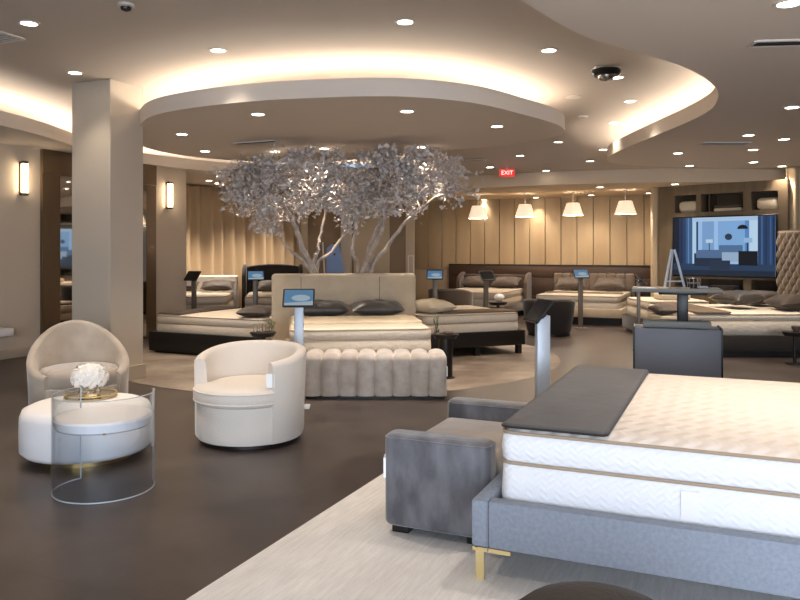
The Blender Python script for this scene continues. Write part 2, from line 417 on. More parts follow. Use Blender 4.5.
# outer walls, out of the frame
struct('wall_far', B((-5, 19.05, 1.65), (8.2, .1, 3.3)), M['wall'])
struct('wall_west', B((-9.05, 7.5, 1.65), (.1, 23, 3.3)), M['wall'])
struct('wall_right', B((9.05, 7.5, 1.65), (.1, 23, 3.3)), M['wall'])
bm = nb()
for c, s_ in (((-6.5, -4.05, 1.65), (5, .1, 3.3)), ((7.3, -4.05, 1.65), (3.4, .1, 3.3)), ((.8, -4.05, .2), (9.6, .1, .4)), ((.8, -4.05, 3.0), (9.6, .1, .6))): box(bm, c, s_)
struct('wall_front', bm, M['wall'])
bm = nb()
for i in range(6): box(bm, (-4 + i * 1.92, -4.03, 1.55), (.06, .08, 2.3))
struct('window_1', bm, M['black'])
# square column
c0 = (Vector((-3.12, 8.07, 0)) - U * .28 + V * .25)
struct('column', B((c0.x, c0.y, 1.65), (.56, .50, 3.3), .006, 1, rotU), M['column'])
struct('baseboard_column', B((c0.x, c0.y, .08), (.60, .54, .16), .006, 1, rotU), M['base'])

# bronze mirror alcove on the left wall
t = thing('mirror_panel', 'tall bronze framed wall mirror between the two sconces, half hidden by the column', 'mirror', lw(0), math.atan2(V.y, V.x))
def lb(t0, t1, z0, z1, th=.05): return B(((t0 + t1) / 2, -th / 2, (z0 + z1) / 2), (t1 - t0, th, z1 - z0), .004, 1)
finish('side_panel', lb(.614, .92, 0, 2.52), M['bronze'], t); finish('side_panel', lb(2.59, 2.87, 0, 2.52), M['bronze'], t)
finish('header_panel', lb(.614, 2.87, 2.52, 2.855, .06), M['bronze'], t)
mg = finish('mirror_glass', B((0, 0, 1.285), (1.66, .012, 2.47)), M['mirror'], t); mg.location = (1.755, -.052, 0); mg.rotation_euler = (0, 0, -.046)

# curtains
def curtain(name, pts, z0, z1, label, wav=.16, amp=.05):
    P = catmull(pts, 30); d = 0; Q = []
    for i, p in enumerate(P):
        if i: d += (P[i] - P[i - 1]).length
        tn = (P[min(i + 1, len(P) - 1)] - P[max(i - 1, 0)]).normalized(); nn = Vector((-tn.y, tn.x))
        Q.append((p, nn, d))
    bm = nb(); rows = []
    zs = [z0, z0 + .8, z1 - .5, z1 - .08, z1]
    # resample finely
    R = []
    for i in range(len(Q) - 1):
        for k in range(4): f = k / 4; R.append((Q[i][0].lerp(Q[i + 1][0], f), Q[i][1], Q[i][2] + (Q[i + 1][2] - Q[i][2]) * f))
    for z in zs:
        row = []
        for p, nn, d in R:
            a = amp * (math.sin(2 * PI * d / wav) + .45 * math.sin(2 * PI * d / (wav * 2.37) + 1.3)) * (.75 if z > z1 - .2 else 1)
            q = p + nn * a; row.append(bm.verts.new((q.x, q.y, z)))
        rows.append(row)
    for a, b in zip(rows, rows[1:]):
        for i in range(len(a) - 1): bm.faces.new((a[i], a[i + 1], b[i + 1], b[i]))
    o = finish(name, bm, M['curtain'], None, 70); md = o.modifiers.new('thick', 'SOLIDIFY'); md.thickness = .008
    return tag(o, label, 'curtain')
curtain('curtain', [(-5.4, 15.2), (-4.55, 15.95), (-3.7, 17.0), (-2.9, 18.0), (-2.15, 18.6)], .02, 2.84, 'long beige pleated curtain behind the tree and the far left beds', .30, .085)
curtain('curtain', [(6.5, 12.62), (7.1, 12.5), (8.6, 12.2)], .02, 2.84, 'beige pleated curtain at the right edge above the tufted headboard', .17)

# media wall
D = Vector((.70, -.714, 0)).normalized(); L0 = Vector((4.9, 14.2, 0)); aM = math.atan2(D.y, D.x)
def ml(s0, s1, z0, z1, d0, d1):   # d = depth behind the face
    return ((s0 + s1) / 2, (d0 + d1) / 2, (z0 + z1) / 2), (s1 - s0, d1 - d0, z1 - z0)
bm = nb()
NI = ((.31, .72), (.81, 1.556), (1.69, 2.13))
for z0, z1 in ((0, .74), (.93, 2.14), (2.46, 2.64)): box(bm, *ml(0, 2.28, z0, z1, 0, .35))
for z0, z1 in ((2.14, 2.46), (.74, .93)):
    for s0, s1 in ((0, .31), (.72, .81), (1.556, 1.69), (2.13, 2.28)): box(bm, *ml(s0, s1, z0, z1, 0, .35))
o = struct('wall_media', bm, M['media']); o.location = L0; o.rotation_euler = (0, 0, aM)
bm = nb()
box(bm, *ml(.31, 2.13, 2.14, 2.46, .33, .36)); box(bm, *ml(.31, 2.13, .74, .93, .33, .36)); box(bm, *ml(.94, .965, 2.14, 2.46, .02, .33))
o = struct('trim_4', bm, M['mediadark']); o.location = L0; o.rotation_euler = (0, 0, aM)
def mpt(s, z, d): p = L0 + D * s + Vector((-D.y, D.x, 0)) * d; return (p.x, p.y, z)
def roll(name, s, z, d, w_, dp, h, label, m, group=None):
    bm = nb(); loft(bm, w_, dp, .05, soft_levels(0, h, min(.07, h * .45)))
    o = finish(name, bm, m); o.location = mpt(s, z, d); o.rotation_euler = (0, 0, aM); return tag(o, label, 'cushion', group)
roll('cushion', .54, 2.141, .17, .34, .28, .21, 'plump cream cushion in the left niche above the television', M['pillow_cr'], 'bedding in the wall niches')
roll('folded_blanket', 1.26, 2.141, .17, .5, .28, .06, 'lower folded cream blanket in the middle niche above the television', M['pillow_cr'], 'bedding in the wall niches')
roll('folded_blanket', 1.25, 2.202, .17, .47, .27, .05, 'upper folded beige blanket in the middle niche above the television', M['pillow_tp'], 'bedding in the wall niches')
roll('cushion', 1.94, 2.141, .17, .36, .28, .21, 'plump beige cushion in the right niche above the television', M['pillow_cr'], 'bedding in the wall niches')
roll('folded_blanket', 1.15, .741, .17, .5, .26, .07, 'folded brown blanket in the low niche under the television', M['brownfab'], 'bedding in the wall niches')
# television
t = thing('television', 'large flat television showing a blue bedroom picture on the brown wall', 'television', mpt(1.22, 0, -.04), aM)
finish('frame', B((0, 0, 1.515), (1.84, .06, 1.09), .006, 1), M['blackplastic'], t)
def em(name, c, s=1.0): return mat(name, '#000000', .4, emit=(c, s))
scr = {}
def q(name, x0, z0, x1, z1, col, k, par, s=1.0, W=1.79, H=1.04):
    """flat piece of the displayed picture; x,z in 0..1 of the screen"""
    key = (col, s)
    if key not in scr: scr[key] = em('screen_' + col.strip('#'), col, s)
    bm = nb(); vs = [bm.verts.new(((x - .5) * W, -.031 - .0004 * k, 1.515 + (z - .5) * H)) for x, z in ((x0, z0), (x1, z0), (x1, z1), (x0, z1))]
    bm.faces.new(vs); return finish(name, bm, scr[key], par)
sp = q('screen', 0, 0, 1, 1, '#9cc0ea', 0, t, .9)
_k = 0
for a in ((0, 0, .06, 1, '#131d30'), (.06, .1, .13, 1, '#22385c'), (.13, .1, .2, 1, '#3c628f'), (.08, .1, .09, 1, '#162744'), (.11, .1, .115, 1, '#3a5c8c'), (.155, .1, .165, 1, '#6a93c4'), (.2, .2, .24, 1, '#b9dcf8'), (.3, .3, .42, .95, '#7fa9da'), (.24, .2, .26, 1, '#28446e'),
          (.46, .35, .72, .97, '#86b4e6'), (.72, .3, .76, .97, '#5d8fcc'), (.76, .25, .84, .97, '#c4e2fb'), (.84, .1, 1, 1, '#2b456c'), (.87, .1, .885, 1, '#48699a'), (.91, .1, .92, 1, '#1d3150'), (.95, .1, .965, 1, '#41608e'), (.98, .1, .99, 1, '#1a2b47'), (0, 0, 1, .2, '#2a4260'), (0, 0, 1, .09, '#1a2b40'),
          (.2, .93, .84, 1, '#b4d0ee'), (.47, .34, .7, .52, '#52779f'), (.22, .16, .58, .38, '#1f3048'), (.24, .3, .5, .44, '#56739c'), (.5, .24, .66, .4, '#9fb9d6'), (.38, .1, .58, .26, '#25364d'),
          (.66, .18, .84, .42, '#0d1622'), (.74, .42, .75, .56, '#16202e'), (.71, .56, .79, .64, '#9cc3e6'), (.37, .42, .38, .58, '#334f74'), (.34, .56, .41, .62, '#c3dbf2')):
    _k += 1; q('picture_area', a[0], a[1], a[2], a[3], a[4], _k, sp, .8)
for cx, cz, rx, rz_, col, h0, h1 in ((.565, .66, .036, .055, '#2e3c50', 0, 2 * PI), (.70, .79, .05, .07, '#121820', 0, PI)):
    if (col, .9) not in scr: scr[(col, .9)] = em('screen_' + col.strip('#'), col, .9)
    bm = nb(); vs = [bm.verts.new(((cx + rx * math.cos(h0 + (h1 - h0) * i / 23) - .5) * 1.79, -.046, 1.515 + (cz + rz_ * math.sin(h0 + (h1 - h0) * i / 23) - .5) * 1.04)) for i in range(23 if h1 > 4 else 24)]
    bm.faces.new(vs); finish('picture_area', bm, scr[(col, .9)], sp)

# wall sconces
for tt, z, lab in ((.31, 2.42, 'glowing vertical tube sconce on the left wall, nearest the left edge'), (3.184, 2.38, 'glowing vertical tube sconce on the wall between column and curtain')):
    t = thing('wall_sconce', lab, 'wall lamp', lw(tt, z), math.atan2(V.y, V.x), 'tube sconces on the left wall')
    finish('backplate', B((0, -.012, 0), (.07, .024, .46), .004), M['bronze'], t)
    for s_ in (-1, 1):
        bm = nb(); lathe(bm, [(.048, -.018), (.048, .018)], (0, -.07, s_ * .215), 20); box(bm, (0, -.035, s_ * .215), (.03, .05, .03)); finish('end_cap', bm, M['bronze'], t)
    finish('glass_tube', lathe(nb(), [(.042, -.197), (.042, .197)], (0, -.07, 0), 20), M['sconce'], t)
t = tag(finish('wall_ledge', B(lw(-.30, .39, .16), (.5, .3, .1), .01, 2, RZ(math.atan2(V.y, V.x))), M['whitetop']), 'small white ledge on the left wall at the left edge', 'shelf')

# ------------------------------------------------------------ ceiling fixtures
def spot(parent, e, size=92, blend=1.0, col=WARM, z=-.03):
    l = bpy.data.lights.new('lamp', 'SPOT'); l.energy = e; l.color = col; l.spot_size = math.radians(size); l.spot_blend = blend; l.shadow_soft_size = .05
    o = bpy.data.objects.new('lamp', l); C.objects.link(o); o.parent = parent; o.location = (0, 0, z); return o
surfU = [(29, 23), (218, 50), (75, 72.5), (405, 21.5), (549, 50), (617, 77), (630, 101), (614, 122.5), (603, 149.5), (558, 142), (590, 161), (520, 155.5), (490, 167), (546, 170.6)]
surfD = [(182, 134), (205, 151), (258, 114), (407, 111), (497, 126)]
surfR = [(789, 3), (792, 107), (748.5, 135), (784, 139), (753, 149.5), (678, 153), (689.6, 165.6), (753.6, 162), (782, 166)]
surfL = [(675, 184), (649, 193), (600, 187), (591, 195), (536, 197.5), (484, 199.5)]
surfB = [(209, 180.5)]
wash = [((-3.15, 16.2, ZS), 'in the left soffit behind the tree crown'), ((-2.5, 17.1, ZS), 'farthest back beside the curtain'), ((.3, 10.25, ZS), 'added to brighten the right of the tree crown'), ((-1.05, 10.4, ZS), 'added to brighten the middle of the tree crown'), ((-1.78, 10.7, ZS), 'added to brighten the left of the tree crown')]  # the three lamps over the crown are added to brighten the leaves
def u_hit(px, py):
    z = ZU
    for _ in range(40):
        p = at_z(px, py, z); z = .6 * z + .4 * upper_z(p.x, p.y)
    return at_z(px, py, z)
DL = []
for lst, zz, nm in ((surfU, None, 'high ceiling'), (surfD, ZS, 'round dropped ceiling'), (surfR, ZS, 'right soffit'), (surfL, ZL, 'low ceiling at the back'), (surfB, ZS, 'left soffit')):
    for i, (px, py) in enumerate(sorted(lst)):
        p = u_hit(px, py) if zz is None else at_z(px, py, zz)
        lab = f'small round glowing downlight in the {nm}' + (f', {ordinal(i)} from the left' if len(lst) > 1 else ' above the curtain')
        DL.append((p, lab, 1.5 if nm.startswith('round') else 3.5 if nm.startswith('left') else .35 if (px, py) in ((75, 72.5), (603, 149.5)) else .6 if (px, py) == (218, 50) else .8 if nm.startswith('low') else 1.0))
for p, lab, k in DL:
    t = thing('downlight', lab, 'ceiling light', p, 0, 'recessed downlights')
    finish('trim_ring', lathe(nb(), [(.062, -.004), (.064, -.008), (.082, -.008), (.085, 0), (.062, 0)], (0, 0, 0), 24), M['trimw'], t)
    finish('lens', lathe(nb(), [(0, -.006), (.062, -.006), (.062, -.001)], (0, 0, 0), 24), M['lens'], t)
    spot(t, SPOT_W * k)
for loc_, o_ in wash:
    t = thing('downlight', f'small round glowing downlight {o_}', 'ceiling light', loc_, 0, 'recessed downlights')
    finish('trim_ring', lathe(nb(), [(.062, -.004), (.064, -.008), (.082, -.008), (.085, 0), (.062, 0)], (0, 0, 0), 24), M['trimw'], t)
    finish('lens', lathe(nb(), [(0, -.006), (.062, -.006), (.062, -.001)], (0, 0, 0), 24), M['lens'], t)
    spot(t, SPOT_W * 2.6)
# off-frame downlights of the same room, over the near seating
for i, (x, y, z, e) in enumerate(((-2.6, 5.2, ZU, 1.0), (-1.0, 4.6, ZU, 1.0), (1.4, 3.9, ZS, .75), (2.6, 3.4, ZS, .75), (-2.9, 2.6, ZU, .8), (-.9, 1.9, ZU, .8), (4.5, 4.6, ZS, 1), (4.6, 7.4, ZS, 1), (1.3, 1.2, ZS, .5))):
    t = thing('downlight', f'small round glowing downlight overhead in front of the view, {ordinal(i)} of them', 'ceiling light', (x, y, z), 0, 'recessed downlights')
    finish('trim_ring', lathe(nb(), [(.062, -.004), (.064, -.008), (.082, -.008), (.085, 0), (.062, 0)], (0, 0, 0), 24), M['trimw'], t)
    finish('lens', lathe(nb(), [(0, -.006), (.062, -.006), (.062, -.001)], (0, 0, 0), 24), M['lens'], t)
    spot(t, SPOT_W * e)
# pendants over the far beds
for i, px in enumerate((478, 525, 573, 625.5)):
    X = [1.67, 2.64, 3.56, 4.46][i]; Y = X / ((px - 400) / F)
    t = thing('pendant_lamp', f'white tapered shade pendant lamp over the far beds, {ordinal(i)} from the left', 'pendant lamp', (X, Y, ZL), 0, 'pendant lamps over the far beds')
    zt = at(px, [206, 204.5, 203, 201][i], Y).z - ZL; zb = at(px, [218.5, 217, 215.5, 214][i], Y).z - ZL
    bm = nb(); lathe(bm, [(.21, zb), (.125, zt), (.118, zt), (.2, zb)], n=36)
    for f in [f for f in bm.faces if len(f.verts) > 4]: bm.faces.remove(f)
    finish('lamp_shade', bm, M['shade'], t, 60)
    finish('cord', tube(nb(), [(0, 0, 0), (0, 0, zt)], .006), M['trimw'], t)
    finish('ceiling_rose', lathe(nb(), [(.05, 0), (.05, -.02)]), M['trimw'], t)
    finish('shade_ring', tube(nb(), [(-.12, 0, zt), (.12, 0, zt)], .005), M['brass'], t)
    bl = finish('bulb', lathe(nb(), [(0, -.06), (.03, -.04), (.035, 0), (.02, .04), (0, .05)], (0, 0, (zt + zb) / 2), 16), M['lens'], t)
    l = bpy.data.lights.new('lamp', 'POINT'); l.energy = 24; l.color = WARM; l.shadow_soft_size = .06
    lo = bpy.data.objects.new('lamp', l); C.objects.link(lo); lo.parent = t; lo.location = (0, 0, zb - .02)
# vents
def vent(px, py, z, sx, sy, rz, label, slats, m, down=.012):
    p = at_z(px, py, z) if z else u_hit(px, py)
    t = thing('ceiling_vent', label, 'vent', (p.x, p.y, p.z), rz, 'ceiling air vents')
    bm = nb()
    for sxx, syy, cx, cy in ((sx, .025, 0, sy / 2), (sx, .025, 0, -sy / 2), (.025, sy, sx / 2, 0), (.025, sy, -sx / 2, 0)): box(bm, (cx, cy, -.006), (sxx, syy, down))
    finish('frame', bm, M['trimw'], t)
    finish('backing', B((0, 0, -.002), (sx, sy, .003)), M['blackplastic'], t)
    for k in range(slats):
        finish('slat', B((0, -sy / 2 + sy * (k + 1) / (slats + 1), -.008), (sx, .012, .01)), m, t)
vent(-12, 37, None, .5, .32, math.radians(-24), 'square white slatted air vent in the ceiling at the top left corner', 6, M['trimw'])
vent(256, 142, ZS, .62, .12, math.radians(-24), 'dark slot air vent in the round dropped ceiling above the tree', 2, M['blackplastic'])
vent(800, 42, ZS, .62, .14, math.radians(-6), 'dark slot air vent in the right soffit at the right edge', 2, M['blackplastic'])
vent(725, 143, ZS, .6, .18, 0, 'grey blue slotted air vent in the right soffit', 4, mat('vent_grey', '#7f8a99', .4))
vent(470, 160, None, .5, .12, math.radians(-24), 'dark slot air vent in the high ceiling right of the tree', 2, M['blackplastic'])
# projector
p = u_hit(606, 68)
t = thing('ceiling_projector', 'black and white projector mounted on the high ceiling', 'projector', p)
finish('mount_plate', B((0, 0, -.012), (.26, .2, .024), .005), M['trimw'], t)
finish('body', lathe(nb(), [(.14, -.02), (.145, -.05), (.12, -.08), (.0, -.085)], (0, 0, 0), 28), M['blackplastic'], t)
finish('dome', lathe(nb(), [(.085, -.075), (.08, -.1), (.055, -.125), (0, -.135)], (0, 0, 0), 24), M['chrome'], t)
p = at_z(126, 4, ZU)
t = thing('dome_camera', 'small black dome security camera on the ceiling at the top left', 'camera', p)
finish('ring', lathe(nb(), [(.06, 0), (.062, -.02), (.045, -.025)]), M['trimw'], t); finish('dome', lathe(nb(), [(.042, -.02), (.036, -.045), (0, -.06)]), M['blackplastic'], t)
p = u_hit(583, 116)
t = thing('smoke_detector', 'round white smoke detector on the ceiling beside the round dropped ceiling', 'smoke detector', p)
finish('body', lathe(nb(), [(.07, 0), (.068, -.025), (.05, -.04), (0, -.042)]), M['trimw'], t)
p = u_hit(574, 97)
t = thing('speaker_grille', 'thin flat round speaker plate on the ceiling left of the projector', 'speaker', p)
finish('plate', lathe(nb(), [(.1, 0), (.1, -.006), (0, -.006)]), M['trimw'], t)
# exit sign
p = u_hit(507, 166)
t = thing('exit_sign', 'small glowing red exit sign hanging from the ceiling at the back', 'exit sign', p)
zc = at(507, 173, p.y).z - p.z
finish('plate', B((0, 0, zc), (.26, .03, .13), .004, 1), M['red'], t); finish('bracket', B((0, 0, zc / 2 + .04), (.02, .02, -zc)), M['trimw'], t)
fc = bpy.data.curves.new('exit_letters', 'FONT'); fc.body = 'EXIT'; fc.size = .10; fc.align_x = 'CENTER'; fc.align_y = 'CENTER'; fc.extrude = .002
fx = bpy.data.objects.new('letter_source', fc); C.objects.link(fx); dg = bpy.context.evaluated_depsgraph_get()
me = bpy.data.meshes.new_from_object(fx.evaluated_get(dg)); bpy.data.objects.remove(fx); me.materials.clear(); me.materials.append(M['exitw'])
fo = bpy.data.objects.new('letters', me); C.objects.link(fo); fo.parent = t; fo.location = (0, -.018, zc); fo.rotation_euler = (PI / 2, 0, 0)

# ------------------------------------------------------------ furniture builders
def mattress(label, loc, rz, w_, l_, z0, z1, mid=None, m='matt2', mt='matt2', group='mattresses', y0=0, r=.09):
    """w_ across, l_ along local +y (foot at y0)"""
    t = thing('mattress', label, 'mattress', loc, rz, group)
    mid = mid or (z0 + (z1 - z0) * .6); c = (0, y0 + l_ / 2)
    finish('core', loft(nb(), w_, l_, r, [(z0, .03), (z0 + .02, .008), ((z0 + mid) / 2, 0), (mid - .015, .006), (mid, .02)], c), M[m], t, 50)
    finish('pillow_top', loft(nb(), w_, l_, r, [(mid, .02), (mid + .015, .004), ((mid + z1) / 2, 0), (z1 - .025, .004), (z1 - .006, .02)], c), M[m], t, 50)
    finish('top_panel', loft(nb(), w_ - .03, l_ - .03, r, [(z1 - .008, 0), (z1 + .006, .02), (z1 + .012, .10)], c), M[mt], t, 50)
    for z in (mid, z1 - .008):
        P = [(c[0] + x, c[1] + y, z) for x, y in rrect(w_ - .015, l_ - .015, r)]
        finish('piping', tube(nb(), P, .0075, 6, True), M['piping'], t)
    return t
def place_on(name, bm, m, label, cat, host, group=None, loc=(0, 0, 0), rot=(0, 0, 0)):
    """a loose thing whose mesh is given in the frame of a bed placed at host=(loc, rz)"""
    hl, hr = host; o = finish(name, bm, m, None, 60)
    Mh = Matrix.Translation(hl) @ RZ(hr)
    o.matrix_world = Mh @ Matrix.Translation(loc) @ Matrix.Rotation(rot[2], 4, 'Z') @ Matrix.Rotation(rot[0], 4, 'X') @ Matrix.Rotation(rot[1], 4, 'Y')
    return tag(o, label, cat, group)
def frame(name, label, loc, rz, w_, l_, z0, z1, m, th=.06, legs=None, legm='black', leg_in=.06, group='beds'):
    t = thing(name, label, 'bed', loc, rz, group)
    finish('foot_rail', B((0, th / 2, (z0 + z1) / 2), (w_, th, z1 - z0), .012), M[m], t)
    for s in (-1, 1): finish('side_rail', B((s * (w_ / 2 - th / 2), l_ / 2 + th / 2, (z0 + z1) / 2), (th, l_ - th, z1 - z0), .012), M[m], t)
    finish('deck', B((0, l_ / 2 + .02, (z0 + z1) / 2 - .01), (w_ - 2 * th - .004, l_ - th - .05, .03)), M['black'], t)
    if legs:
        for sx in (-1, 1):
            for y in (leg_in + .02, l_ - leg_in):
                finish('leg', B((sx * (w_ / 2 - leg_in), y, z0 / 2), (legs, legs, z0)), M[legm], t)
    else: finish('plinth', B((0, l_ / 2, z0 / 2), (w_ - .12, l_ - .12, z0)), M['black'], t)
    return t
def tablet_stand(px, py_top, Y, rz, label, lit=True, post='alu_dk', pd=.045, pw=.085):
    p = at(px, py_top, Y); X = p.x; H = 1.03
    t = thing('tablet_stand', label, 'tablet stand', (X, Y, 0), rz, 'tablet stands beside the beds')
    finish('base_plate', B((0, 0, .006), (.2, .2, .012), .003, 1), M[post], t)
    finish('post', B((0, 0, .495), (pw, pd, .966), .008), M[post], t)
    R = Matrix.Translation((0, -.035, 1.01)) @ RX(math.radians(52))
    tb = nb(); loft(tb, .29, .2, .012, [(-.008, .004), (-.004, 0), (.006, 0), (.008, .002)]); bmesh.ops.transform(tb, matrix=R, verts=tb.verts)
    tab = finish('tablet', tb, M['blackplastic'], t)
    finish('mount', B((0, -.015, .985), (.09, .05, .05), .008, 1, RX(math.radians(40))), M['blackplastic'], t)
    s_ = nb(); vs = [s_.verts.new((x, y, .0088)) for x, y in ((-.13, -.085), (.13, -.085), (.13, .085), (-.13, .085))]; s_.faces.new(vs)
    bmesh.ops.transform(s_, matrix=R, verts=s_.verts); finish('screen', s_, M['scr_on'] if lit else M['scr_off'], tab)
    if lit:
        s2 = nb(); vs = [s2.verts.new((.02 + .085 * math.cos(2 * PI * k / 20), -.005 + .035 * math.sin(2 * PI * k / 20), .0095)) for k in range(20)]; s2.faces.new(vs)
        s2v = [s2.verts.new((x, y, .0092)) for x, y in ((-.13, -.085), (.13, -.085), (.13, -.04), (-.13, -.06))]; s2.faces.new(s2v)
        bmesh.ops.transform(s2, matrix=R, verts=s2.verts); finish('displayed_picture', s2, M['scr_pic'], tab)
    return t
M['scr_on'] = mat('tablet_screen', '#0a0d12', .25, emit=('#5f8db5', .65)); M['scr_off'] = mat('tablet_screen_dark', '#0c0d10', .15)
M['scr_pic'] = mat('tablet_picture', '#0a0d12', .25, emit=('#b4c8d6', .6))
def tub(name, label, loc, face, R, th, z0, hfun, half_open, m, seat_z, base='drum', cushion_fwd=.05, plinth=True, sy=1.0, seatm=None, group=None, pip=False, taper=0):
    """tub chair; face = world angle it looks towards"""
    t = thing(name, label, 'armchair', loc, face, group)      # local +x is the front
    a0 = half_open; a1 = 2 * PI - half_open; n = 56; bm = nb(); rings = []
    for i in range(n + 1):
        a = a0 + (a1 - a0) * i / n; back = (1 - math.cos(a)) / 2      # 0 at front, 1 at back
        h = hfun(back); c, s = math.cos(a), math.sin(a) * sy; e = th / 2
        flare = .03 * back
        prof = [(R * (1 - taper) - .015, z0), (R * (1 - taper), z0 + .03), (R * (1 - taper * .35) + flare * .4, (z0 + h) / 2), (R + flare, h - e)]
        for k in range(1, 8): q_ = PI * k / 8; prof.append((R + flare - e + e * math.cos(q_), h - e + e * math.sin(q_)))
        prof += [(R + flare - th, h - e), (R - th, (seat_z + h) / 2 - .02), (R - th, z0)]
        rings.append([bm.verts.new((r * c, r * s, z)) for r, z in prof])
    for A, Bq in zip(rings, rings[1:]):
        for k in range(len(A)): bm.faces.new((A[k], A[(k + 1) % len(A)], Bq[(k + 1) % len(A)], Bq[k]))
    bm.faces.new(rings[0]); bm.faces.new(rings[-1])
    finish('backrest', bm, M[m], t, 45)
    # base between the arms
    rb = R - .01; bm = nb()
    P = [(rb * math.cos(a), rb * sy * math.sin(a)) for a in [-half_open + 2 * half_open * i / 20 for i in range(21)]]
    P += [((R - th + .005) * math.cos(a), (R - th + .005) * sy * math.sin(a)) for a in [half_open + (2 * PI - 2 * half_open) * i / 40 for i in range(41)]]
    lv = [[bm.verts.new((x * k, y * k, z)) for x, y in P] for z, k in ((z0, .97), (z0 + .03, 1), (seat_z - .15, 1), (seat_z - .135, .985))]
    for A, Bq in zip(lv, lv[1:]):
        for k in range(len(A)): bm.faces.new((A[k], A[(k + 1) % len(A)], Bq[(k + 1) % len(A)], Bq[k]))
    bm.faces.new(lv[0]); bm.faces.new(lv[-1]); finish('seat_base', bm, M[m], t, 45)
    # cushion
    ri = R - th - .008; bm = nb(); P = []
    fw = R + cushion_fwd; ah = half_open * .97
    for i in range(25): a = -ah + 2 * ah * i / 24; P.append((fw * math.cos(a) * (1 - .10 * abs(a / ah) ** 4), fw * sy * math.sin(a)))
    for i in range(41): a = half_open * 1.12 + (2 * PI - 2.24 * half_open) * i / 40; P.append((ri * math.cos(a), ri * sy * math.sin(a)))
    e = .045; zs0, zs1 = seat_z - .135, seat_z
    L = [(zs0, .93), (zs0 + .015, .975), (zs0 + .04, 1), (zs1 - .045, 1), (zs1 - .02, .985), (zs1 - .004, .95), (zs1 + .008, .80), (zs1 + .014, .5)]
    lv = [[bm.verts.new((x * k, y * k, z)) for x, y in P] for z, k in L]
    for A, Bq in zip(lv, lv[1:]):
        for k in range(len(A)): bm.faces.new((A[k], A[(k + 1) % len(A)], Bq[(k + 1) % len(A)], Bq[k]))
    bm.faces.new(lv[0]); bm.faces.new(lv[-1]); cu = finish('seat_cushion', bm, M[seatm or m], t, 50)
    for z, k in ((zs0 + .03, .995), (zs1 - .03, .995)) if pip else ():
        finish('piping', tube(nb(), [(x * k, y * k, z) for x, y in P], .006, 6, True), M[m], cu)
    if plinth: finish('swivel_base', lathe(nb(), [(R * .82, 0), (R * .82, z0)], n=32), M['black'], t)
    else:
        for a in (PI / 4, 3 * PI / 4, 5 * PI / 4, 7 * PI / 4): finish('leg', lathe(nb(), [(.018, 0), (.03, z0 + .01)], (R * .72 * math.cos(a), R * .72 * math.sin(a), 0), 12), M['black'], t)
    return t
def tag_card(parent, c, s, rot=None): return finish('price_tag', B(c, s, 0, rot=rot), M['tagw'], parent)

# ------------------------------------------------------------ near bed (right foreground)
P0 = Vector((.312, 3.285, 0)); rN = math.atan2(U.y, U.x) - PI / 2 + .006
U2 = RZ(.006) @ U; V2 = RZ(.006) @ V
def un(u, v, z=0): p = P0 + U2 * u + V2 * v; return Vector((p.x, p.y, z))
rug = nb(); loft(rug, 6.4, 6.4, .02, [(.002, 0), (.012, 0), (.014, .006)])
o = finish('area_rug', rug, M['rug']); c = un(-.0, 0) ; o.location = Vector((-.87, 3.107, 0)) + U * 3.2 + V * (-3.2 + 2.0); o.rotation_euler = (0, 0, math.atan2(U.y, U.x))
tag(o, 'large pale grey wool rug under the blue grey bed', 'rug')
GZ = .014
NB = (un(0, 1.05, GZ), rN)
t = frame('upholstered_bed', 'blue grey linen platform bed with gold corner legs in the right foreground', NB[0], rN, 2.1, 2.25, .14, .345, 'bluefab', .075, None)
for ch in [c_ for c_ in t.children if c_.name.startswith('plinth')]: bpy.data.objects.remove(ch)
for sx in (-1, 1):
    for y, dy in ((.03, 1), (2.2, -1)):
        bm = nb(); xx = sx * (1.05 - .008)
        box(bm, (xx, y + .01, .07), (.010, .034, .14)); box(bm, (xx - sx * .012, y - dy * .007, .07), (.03, .010, .14))
        box(bm, (xx, y + dy * .06, .131), (.012, .17, .018)); box(bm, (xx - sx * .06, y - dy * .007, .134), (.15, .012, .012))
        finish('leg', bm, M['gold'], t)
bm = nb(); box(bm, (0, 2.31, .62), (2.1, .1, 1.2), .03, 3); finish('headboard', bm, M['bluefab'], t)
for s in (-1, 1): finish('corner_seam', B((s * 1.0515, .075, .23), (.003, .005, .205)), M['deskgrey'], t)
mt = mattress('thick white quilted mattress with tan piping on the blue grey bed', NB[0], rN, 1.88, 2.08, .2, .632, .49, 'matt', 'matttop', y0=.092, r=.06)
finish('care_label', B((.941, .09 + .80, .40), (.003, .07, .12)), M['white'], mt)
for lb_ in mt.children:
    if lb_.name.startswith('care_label'): lb_['label'] = 'white woven label on mattress side'
bm = nb(); loft(bm, 1.862, .46, .03, [(0, .004), (.008, 0), (.016, .004), (.018, .02)])
run = place_on('bed_runner', bm, M['runner'], 'dark grey runner blanket across the foot of the white mattress', 'blanket', NB, loc=(0, .099 + .232, .644))
finish('edge_binding', tube(nb(), [(x, y, .006) for x, y in rrect(1.862, .462, .03)], .006, 6, True), M['blackfab'], run)

